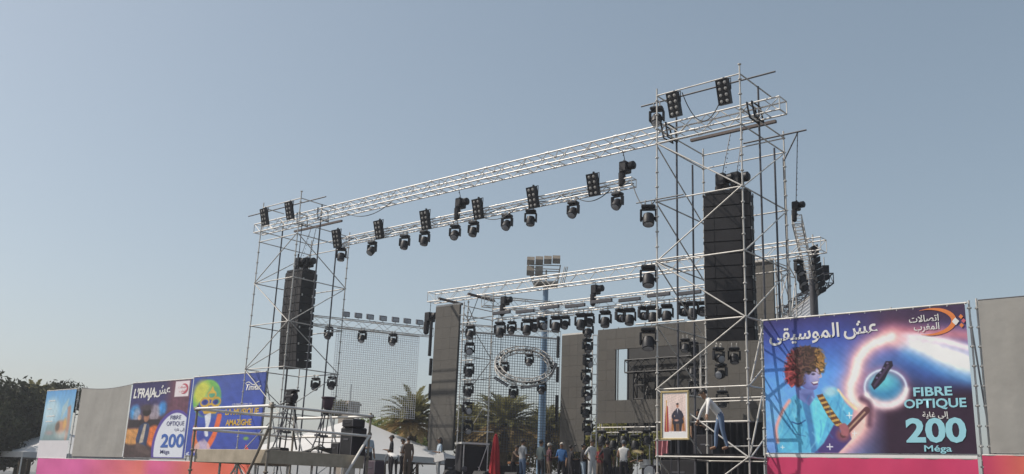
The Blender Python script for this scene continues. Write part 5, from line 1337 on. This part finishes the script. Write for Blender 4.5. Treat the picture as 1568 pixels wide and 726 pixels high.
for row, z_ in ((0, 1.42), (1, .78)):
    for k in range(4):
        if row and k > 1: continue
        P = c + e1 * (-1.28 + .68 * k) - e2 * .8 + A3(0, 0, z_ + .05 * k * (row == 0))
        l = MB().obox(P, e1 * .30, e2 * .22 + A3(0, 0, -.13), e2 * .12 + A3(0, 0, .18) * (1 if row else .7)).build('flood_lamp', M['rust'], t, smooth=False)
        MB().obox(P - e2 * .135 - A3(0, 0, .20 if row else .135), e1 * .26, e2 * .20 + A3(0, 0, -.118), e2 * .004 + A3(0, 0, .006)).build('glass', M['lamp'], l, smooth=False)
MB().tube(c + A3(0, 0, .1), c + A3(0, 0, 1.0), .05, 6).build('winch_post', M['rust'], t)

# ------------------------------------------------------------------ stage equipment
ZS = 1.852
def on_stage(px, D): P = ond(px, 705, D); return A3(P[0], P[1], ZS)
def sbox(label, px, D, w, d, h, mat='black', name='flight_case', cat='equipment case', z=ZS, **k): return case(label, px, 705, D, w, d, h, z, name, cat, mat)
# black riser with crossed braces
a, e = on_stage(706, 40.2), on_stage(748, 40.6); zt = ond(727, 677, 40.4)[2]
t = thing('riser_frame', 'black draped riser with silver top edge and crossed braces, left of the red parasol', 'riser', (a + e) / 2)
d = (e - a) / np.linalg.norm(e - a); nr = A3(-d[1], d[0], 0)
MB().obox((a + e) / 2 + nr * .5 + A3(0, 0, (zt - ZS) / 2 - .06), (e - a) / 2 * .98, nr * .46, (0, 0, (zt - ZS) / 2 - .08)).build('drape', M['blackm'], t, smooth=False)
MB().obox((a + e) / 2 + nr * .5 + A3(0, 0, zt - ZS - .05), (e - a) / 2 * 1.03, nr * .52, (0, 0, .04)).build('top', M['alu'], t, smooth=False)
for p_ in (a + d * .1, e - d * .05): MB().tube(p_, p_ + A3(0, 0, zt - ZS - .1), .025, 6).build('leg', M['alu'], t)
bar(t, 'cross_brace', a + d * .62 - nr * .05, e - d * .1 - nr * .05 + A3(0, 0, zt - ZS - .12), .018, 'alu'); bar(t, 'cross_brace', e - d * .1 - nr * .07, a + d * .75 - nr * .07 + A3(0, 0, .62), .018, 'alu')
MB().lathe((a + e) / 2 - d * .45 - nr * .01 + A3(0, 0, .5), [(.13, 0), (.12, .03), (.05, .05)], 12, -nr).build('speaker_cone', M['dkpost'], t)
# folded red parasol
P = on_stage(758, 39.6); zt = ond(758, 665, 39.6)[2]
t = thing('folded_parasol', 'red cloth wrapped folded parasol standing upright on the stage', 'parasol', P)
n, kk = 28, 12; vs = []; fs = []; h = zt - ZS
for j in range(kk + 1):
    f = j / kk; R0 = .165 * (1 - f) ** .75 * (1 + .0 * f) + .07
    for i in range(n): a = 2 * math.pi * i / n; r = R0 * (1 + .22 * math.sin(a * 7 + f * 2.5) + .05 * math.sin(a * 3 - f * 9)); vs.append((P[0] + r * math.cos(a), P[1] + r * math.sin(a), ZS + .05 + (h - .12) * f))
for j in range(kk):
    for i in range(n): fs.append((j * n + i, j * n + (i + 1) % n, (j + 1) * n + (i + 1) % n, (j + 1) * n + i))
fs.append(tuple(range(kk * n, (kk + 1) * n)))
MB().add(vs, fs).build('cloth', M['red'], t)
MB().tube(P, P + A3(0, 0, h), .022, 8).build('pole', M['dkpost'], t); MB().lathe(P + A3(0, 0, h - .06), [(.06, 0), (.07, .05), (.02, .10)], 10).build('cap', M['red'], t)
MB().lathe(P, [(.2, 0), (.2, .04), (.05, .06)], 14).build('foot', M['dkpost'], t)
# wedges, cases, keyboards
def wedge(label, px, D, s=1.):
    P = on_stage(px, D); r = thing('wedge_monitor', label, 'stage monitor', P, 'wedge monitors on the stage')
    vs = [P + A3(x * .32 * s, y, z) for x in (-1, 1) for y, z in ((-.28 * s, 0), (.28 * s, 0), (.28 * s, .36 * s), (.02, .42 * s))]
    MB().add(vs, [(0, 1, 2, 3), (7, 6, 5, 4), (0, 4, 5, 1), (1, 5, 6, 2), (2, 6, 7, 3), (3, 7, 4, 0)]).build('cabinet', M['spk'], r, smooth=False)
    q = [(P + A3(x * .28 * s, -.245 * s + .25 * s * f - .03, .06 * s + .33 * s * f)) for x, f in ((-1, 0), (1, 0), (1, 1), (-1, 1))]
    MB().add(q, [(0, 1, 2, 3)]).build('grille', M['grille'], r, smooth=False)
for px, D, nm in ((690, 38.6, 'left of the riser'), (735, 38.4, 'before the crossed braces'), (783, 38.2, 'right of the red parasol'), (845, 37.8, 'before the person in the blue shirt'), (880, 37.4, 'left of the person in white'), (980, 36, 'before the drum kit')):
    wedge('black wedge monitor on the stage floor, ' + nm, px, D)
sbox('tall black amplifier rack at the foot of the second narrow screen', 882, 42.2, .9, .6, 1.15, 'blackm', 'amplifier_rack')
sbox('black equipment case behind the person in grey shirt', 785, 42.5, 1.1, .6, .75, 'blackm')
sbox('black equipment case behind the tall left screen foot', 697, 42, .7, .6, .95, 'blackm')
sbox('purple storage box beside the camera platform, by the person at left', 575, 37, .55, .5, .62, 'purple', 'storage_box', 'storage box')
sbox('black case behind the man in the white tank top', 940, 41, 1.2, .6, .85, 'blackm')
sbox('wide black riser under the drum kit', 1005, 40, 1.9, 1.4, .35, 'blackm', 'drum_riser', 'riser')
sbox('tall dark drape box between drum kit and right tower', 1046, 37.5, 1.5, .8, 1.1, 'blackm', 'draped_box', 'draped box')
t_ = sbox('black amplifier cabinet on the right tower platform behind the climbing man', 1084, 31.3, .62, .5, .75, 'blackm', 'amplifier_cabinet', 'amplifier', ZR + 2.105)
P = on_stage(795, 41); t = thing('keyboard_stand', 'orange brown keyboard on a stand left of the person in grey', 'keyboard', P)
MB().bbox(P + A3(-.55, -.15, .80), P + A3(.45, .15, .90), .02).build('keyboard', cloth('brown lacquer', (.32, .14, .06)), t)
bar(t, 'stand_leg', P + A3(-.4, 0, 0), P + A3(.3, 0, .8), .018, 'dkpost'); bar(t, 'stand_leg', P + A3(.3, 0, 0), P + A3(-.4, 0, .8), .018, 'dkpost')
# drum kit
P = on_stage(1003, 39.8) + A3(0, 0, .352)
t = thing('drum_kit', 'drum kit with chrome stands and cymbals left of the right tower', 'drum kit', P)
MB().lathe(P + A3(0, -.45, .30), [(.29, 0), (.30, .02), (.30, .42), (.29, .45)], 18, (0, 1, 0)).build('bass_drum', M['purple'], t)
MB().lathe(P + A3(0, -.455, .30), [(.27, 0), (.27, .004)], 18, (0, 1, 0)).build('drum_skin', M['white'], t)
for x, y, z, r in ((-.25, -.25, .70, .16), (.25, -.25, .70, .16), (.6, .1, .45, .22), (-.6, .1, .6, .18)):
    MB().lathe(P + A3(x, y, z), [(r, -.12), (r * 1.04, -.11), (r, -.09), (r, .09), (r * 1.04, .11), (r, .12)], 14).build('drum', M['alu'], t)
for x, y, z in ((-.75, -.2, 1.15), (.7, -.2, 1.2), (.1, .3, 1.3)):
    MB().lathe(P + A3(x, y, z), [(.24, 0), (.08, .03), (.02, .05)], 16, (.25, -.3, 1)).build('cymbal', M['frame'], t)
    MB().tube(P + A3(x, y, 0), P + A3(x, y, z), .015, 6).build('cymbal_stand', M['alu'], t)
    for k in range(3): MB().tube(P + A3(x, y, .3), P + A3(x + .25 * math.cos(k * 2.1), y + .25 * math.sin(k * 2.1), -.34), .012, 5).build('stand_leg', M['alu'], t)
for k, (px, D, nm) in enumerate(((812, 39, 'left of the blue mast'), (872, 38.6, 'right of the person in blue'), (943, 37.6, 'near the man in the tank top'))):
    P = on_stage(px, D); t = thing('microphone_stand', 'thin microphone stand ' + nm, 'microphone stand', P, 'microphone stands')
    MB().tube(P, P + A3(0, 0, 1.45), .012, 5).build('upright', M['dkpost'], t); MB().lathe(P, [(.13, 0), (.13, .02), (.02, .04)], 10).build('foot', M['dkpost'], t)
    MB().tube(P + A3(0, 0, 1.4), P + A3(.3, -.1, 1.55), .01, 5).build('boom', M['dkpost'], t); MB().lathe(P + A3(.3, -.1, 1.55), [(.02, 0), (.028, .08), (.03, .12), (.01, .15)], 8, (.9, -.3, .3)).build('microphone', M['black'], t)

# ------------------------------------------------------------------ people
def person(label, P, face, shirt, pants, hair=M['hair'], h=1.72, lean=0., arms=('down', 'down'), sleeve=.45, cap=None, bend=0., step=.0, skin=None, longhair=False, shoe=None):
    """face: heading in degrees, 0 = towards +y. lean: forward tilt of the torso in degrees."""
    k = h / 1.72; skin = skin or M['skin']
    hip = A3(0, 0, .92)
    ln = R_(lean); Rx = lambda p: hip + A3(p[0], (p[2] - .92) * math.sin(ln) + p[1] * math.cos(ln), (p[2] - .92) * math.cos(ln) - p[1] * math.sin(ln))
    V = []; E = []; rad = []; seg = []
    def nv(p, r, par=None, s_=None):
        V.append(A3(*p)); rad.append(r)
        if par is not None: E.append((par, len(V) - 1)); seg.append((par, len(V) - 1, s_))
        return len(V) - 1
    pel = nv((0, 0, .95), (.155, .11)); w_ = nv(Rx((0, 0, 1.10)), (.14, .10), pel, 'shirt'); ch = nv(Rx((0, .0, 1.30)), (.165, .115), w_, 'shirt')
    nb = nv(Rx((0, -.01, 1.44)), (.075, .07), ch, 'shirt'); nk = nv(Rx((0, 0, 1.50)), (.055, .057), nb, 'skin')
    hl = ln * .55; hc = Rx((0, .005, 1.50)); up_ = A3(0, math.sin(ln - hl), math.cos(ln - hl)); fd = A3(0, math.cos(ln - hl), -math.sin(ln - hl))
    jw = nv(hc + up_ * .06 + fd * .02, (.062, .075), nk, 'skin'); sk = nv(hc + up_ * .135 + fd * .012, (.076, .094), jw, 'skin'); tp = nv(hc + up_ * .205, (.055, .066), sk, 'skin')
    ns = nv(hc + up_ * .085 + fd * .125, (.012, .012), jw, 'skin') if 0 else None
    for sx, arm in ((-1, arms[0]), (1, arms[1])):
        s0 = nv(Rx((sx * .165, -.005, 1.385)), (.062, .065), ch, 'shirt')
        dirs = dict(down=((sx * .06, .02, -.29), (sx * .0, .08, -.24)), bent=((sx * .07, .0, -.28), (-sx * .10, .22, .02)), out=((sx * .20, .10, -.18), (sx * .06, .20, -.10)), up=((sx * .16, .16, .02), (-sx * .03, .14, .22)), fwd=((sx * .05, .20, -.18), (0, .24, -.05)), reach=((sx * .22, .06, -.20), (sx * .17, .04, -.22)), hip=((sx * .16, -.06, -.24), (-sx * .13, .06, -.16)), drop=((sx * .03, .16, -.24), (0, .10, -.26)))[arm]
        el = nv(V[s0] + A3(*dirs[0]), (.042, .043), s0, 'sleeve'); wr = nv(V[el] + A3(*dirs[1]), (.028, .032), el, 'fore')
        dd = A3(*dirs[1]); dd /= np.linalg.norm(dd); pm_ = nv(V[wr] + dd * .06, (.036, .022), wr, 'skin'); sd_ = basis(dd)[0]
        for q in range(4):
            a1 = nv(V[pm_] + dd * .045 + sd_ * (.030 - .02 * q), (.0095, .0095), pm_, 'skin'); a2 = nv(V[a1] + dd * (.045, .052, .048, .036)[q] * .9 + np.cross(dd, sd_) * .018, (.0075, .0075), a1, 'skin')
        th = nv(V[wr] + dd * .04 + sd_ * .045, (.011, .011), wr, 'skin'); nv(V[th] + dd * .04 + sd_ * .015, (.008, .008), th, 'skin')
    for sx in (-1, 1):
        st_ = step * sx; hp = nv((sx * .088, 0, .90), (.092, .098), pel, 'pants')
        kn = nv((sx * .105, .03 + st_ * .5 + bend * .2, .50), (.060, .066), hp, 'pants'); an = nv((sx * .11, -.02 + st_, .09), (.042, .048), kn, 'pants')
        to = nv((sx * .125, .13 + st_, .035), (.040, .030), an, 'shoe')
    me = bpy.data.meshes.new('body'); me.from_pydata([tuple(p) for p in V], E, [])
    o = bpy.data.objects.new('person', me); COL.objects.link(o)
    md = o.modifiers.new('skin', 'SKIN'); md.use_smooth_shade = True
    for i, sv in enumerate(me.skin_vertices[0].data): sv.radius = rad[i]; sv.use_root = (i == 0)
    sb = o.modifiers.new('sub', 'SUBSURF'); sb.levels = 2; sb.render_levels = 2
    dg = bpy.context.evaluated_depsgraph_get(); m2 = bpy.data.meshes.new_from_object(o.evaluated_get(dg))
    o.modifiers.clear(); o.data = m2; bpy.data.meshes.remove(me)
    m2.materials.clear()
    for m in (shirt, pants, skin, shoe or M['shoe']): m2.materials.append(m)
    n = len(m2.polygons); c = np.empty(n * 3); m2.polygons.foreach_get('center', c); c = c.reshape(-1, 3)
    best = np.full(n, 9.); mi = np.zeros(n, int)
    for a, b, s_ in seg:
        ab = V[b] - V[a]; t_ = np.clip(((c - V[a]) @ ab) / (ab @ ab + 1e-9), 0, 1); d_ = np.linalg.norm(c - (V[a] + t_[:, None] * ab), axis=1) - (rad[a][0] * (1 - t_) + rad[b][0] * t_)
        idx = {'shirt': 0, 'pants': 1, 'skin': 2, 'shoe': 3}.get(s_, 0)
        val = np.full(n, idx)
        if s_ == 'sleeve': val = np.where(t_ < sleeve * 2, 0, 2)
        if s_ == 'fore': val = np.where(t_ < sleeve * 2 - 1, 0, 2)
        q = d_ < best; best = np.where(q, d_, best); mi = np.where(q, val, mi)
    mi = np.where((c[:, 2] < .93) & (mi == 0), 1, mi) if lean < 40 else mi
    m2.polygons.foreach_set('material_index', mi.tolist()); m2.shade_smooth(); m2.update()
    m2.transform(Matrix.Scale(k, 4))
    o.location = P; o.rotation_euler = (0, 0, -R_(face)); m2.name = 'person'
    tag(o, label, 'person', 'people on the stage'); ORG[o.name] = (0, 0, 0)
    # hair or cap, eyes and nose, in the body's own frame
    hb = MB(); cc = (hc + up_ * .15 - fd * .006) * k
    for_h = MB(); vs = []; fs = []
    N1, N2 = 12, 6
    ex_, = [A3(1, 0, 0)]
    for j in range(N2 + 1):
        ph = (math.pi * .52) * j / N2
        for i in range(N1):
            a = 2 * math.pi * i / N1; back = .5 - .5 * math.sin(a)
            p2 = min(ph * (1 + .35 * back), 2.3); vs.append(cc + k * (ex_ * math.cos(a) * math.sin(p2) * .088 + fd * math.sin(a) * math.sin(p2) * .106 + up_ * math.cos(p2) * .098))
    for j in range(N2):
        for i in range(N1): fs.append((j * N1 + i, j * N1 + (i + 1) % N1, (j + 1) * N1 + (i + 1) % N1, (j + 1) * N1 + i))
    hb.add(vs, fs)
    if longhair: hb.ball(cc - fd * .06 * k - up_ * .12 * k, (.095 * k, .06 * k, .17 * k), 10, 8)
    hb.build('cap' if cap else 'hair', cap or hair, o)
    if cap: MB().obox(cc + fd * .12 * k + up_ * .02 * k, ex_ * .06 * k, fd * .05 * k, up_ * .006 * k).build('cap_peak', cap, o)
    fb = MB(); fb.ball((hc + up_ * .115 + fd * .112) * k, (.014, .022, .024), 8, 6); fb.build('nose', skin, o)
    for sx in (-1, 1):
        MB().ball((hc + up_ * .145 + fd * .098) * k + ex_ * sx * .03, .0105, 8, 6).build('eye', M['black'], o)
        MB().ball((hc + up_ * .13 - fd * .0) * k + ex_ * sx * .082, (.012, .022, .032), 8, 6).build('ear', skin, o)
    MB().ball((hc + up_ * .065 + fd * .098) * k, (.026, .008, .007), 8, 4).build('mouth', cloth('lips', (.22, .09, .08)), o)
    return o
def at(px, D, z=ZS): P = ond(px, 705, D); return A3(P[0], P[1], z)
cW, cK, cG, cB = cloth('white cotton', (.72, .70, .68)), cloth('black cotton', (.022, .02, .024)), cloth('grey cotton', (.36, .37, .38)), cloth('blue cotton', (.05, .15, .36))
cJ, cT, cM, cP = cloth('blue denim', (.13, .19, .30)), cloth('grey green cotton', (.17, .21, .20)), cloth('maroon cotton', (.09, .035, .045)), cloth('pale blue cotton', (.42, .50, .58))
cD, cR, cO, cC = cloth('dark trousers', (.035, .03, .036)), cloth('red cotton', (.30, .05, .05)), cloth('brown cotton', (.16, .11, .08)), cloth('light cap', (.55, .50, .44))
cLJ, cCap = cloth('pale denim', (.34, .42, .50)), cloth('grey cap', (.12, .13, .15))
person('person in pale shirt standing right of the camera platform', at(563, 37.5), 100, cP, cD, arms=('down', 'bent'))
person('person in black shirt standing before the grey tent', at(598, 39), -140, cK, cD, arms=('bent', 'bent'))
person('person in white shirt, left of the two people standing close together', at(615, 40.4), 60, cW, cD, h=1.66, arms=('bent', 'bent'))
person('person in brown shirt, right of the two people standing close together', at(624, 40), -60, cO, cO, arms=('bent', 'down'), h=1.74)
person('person in white shirt bending far forward by the grey tent', at(604, 37.2), -70, cW, cD, h=1.52, lean=76, arms=('drop', 'drop'), sleeve=.9)
o = person('person with long black hair in pale blue shirt holding a white bag', at(672, 38.5), -150, cP, cG, longhair=True, arms=('bent', 'down'), h=1.68)
B = at(673, 38.1) + A3(0, 0, .72)
t = thing('white_bag', 'flat white bag held by the person with long hair', 'bag', B); MB().obox(B + A3(0, 0, .16), (.24, .03, .05), (-.01, .05, 0), (-.04, .0, .15)).build('pouch', cW, t); MB().path([B + A3(-.12, 0, .30), B + A3(-.05, 0, .42), B + A3(.08, 0, .34)], .01, 5).build('handle', cW, t)
person('person in grey T-shirt and jeans seen from behind, left of the blue mast', at(800, 39.5), 10, cG, cJ, arms=('bent', 'bent'), h=1.78, cap=None)
person('person in grey green shirt seen from behind, below the blue mast', at(828, 38.4), 5, cT, cD, arms=('down', 'bent'), h=1.72)
person('person in maroon shirt with a pale cap, beside the blue shirt', at(841, 40), 30, cM, cO, cap=cC, h=1.7, arms=('bent', 'bent'))
person('person in bright blue shirt with a light cap', at(860, 38.8), 160, cB, cD, cap=cC, h=1.68, arms=('down', 'bent'))
person('person in black shirt and pale jeans, left of the person in white', at(893, 38.6), 40, cK, cLJ, h=1.66, arms=('bent', 'bent'), cap=None, hair=M['black'])
person('person all in white standing side on', at(906, 37.4), 95, cW, cW, h=1.78, arms=('hip', 'hip'), sleeve=.5)
person('person in red shirt half hidden behind the black shirt', at(919, 39.5), 190, cR, cO, h=1.7, arms=('bent', 'bent'))
person('person in black shirt and dark trousers between white outfit and tank top', at(930, 37.6), -20, cK, cD, h=1.76, arms=('hip', 'down'))
person('person in white tank top and grey cap seen from behind', at(955, 36.8), -20, cW, cD, h=1.76, arms=('bent', 'bent'), sleeve=.05, cap=cCap)
person('person in dark clothes in the shade right of the bright blue shirt', at(874, 41), 20, cD, cD, h=1.7, arms=('bent', 'bent'))
person('person in dark shirt bowed over the drum kit', at(988, 41.5), -170, cK, cD, h=1.72, lean=18, arms=('fwd', 'fwd'))
person('person in tan shirt between the drum kit and the right tower', at(1029, 40.5), 200, cloth('tan cotton', (.45, .38, .24)), cD, h=1.72, arms=('bent', 'down'))
person('person in dark brown shirt left of the person in grey T-shirt', at(786, 41), 80, cO, cD, h=1.62, arms=('fwd', 'fwd'), lean=15)
ZT = ZR + 2.105
person('man in printed white shirt leaning sideways on the right tower platform', A3(*onz(1104, 690, ZT)), -125, cW, cJ, h=1.78, lean=42, arms=('reach', 'drop'), sleeve=.95, step=.14, shoe=M['skin'])
person('person in black shirt in the shade behind the framed picture', at(1069, 32.2, ZT), 150, cK, cD, h=1.68, arms=('bent', 'down'))
P = on_stage(1014, 36.5); t = thing('pink_cloth_bundle', 'pink cloth hanging on a rail below the framed picture', 'cloth', P)
MB().tube(P + A3(-.4, 0, 1.8), P + A3(.4, 0, 1.8), .015, 6).build('rail', M['dkpost'], t)
for sx in (-.4, .4): MB().tube(P + A3(sx, 0, 0), P + A3(sx, 0, 1.8), .015, 6).build('upright', M['dkpost'], t)
vs = []; fs = []
for j in range(9):
    for i in range(17): vs.append(tuple(P + A3(-.3 + .6 * i / 16, .05 * math.sin(i * 1.1 + j * .2) - .03, 1.79 - .62 * j / 8)))
for j in range(8):
    for i in range(16): k = j * 17 + i; fs.append((k, k + 17, k + 18, k + 1))
MB().add(vs, fs).build('cloth', cloth('faded pink cloth', (.52, .20, .22)), t)

# ------------------------------------------------------------------ haze
hm = bpy.data.materials.new('haze'); hm.use_nodes = True; t = hm.node_tree
for n in list(t.nodes):
    if n.type == 'BSDF_PRINCIPLED': t.nodes.remove(n)
pv = t.nodes.new('ShaderNodeVolumePrincipled'); pv.inputs['Color'].default_value = (.83, .86, .92, 1); pv.inputs['Density'].default_value = .0009; pv.inputs['Anisotropy'].default_value = .3
t.links.new(pv.outputs[0], t.nodes['Material Output'].inputs['Volume'])
hb = MB().box((-760, -760, -1), (760, 760, 24)).build('haze', hm, org=(0, 0, 0), smooth=False); tag(hb, kind='stuff')
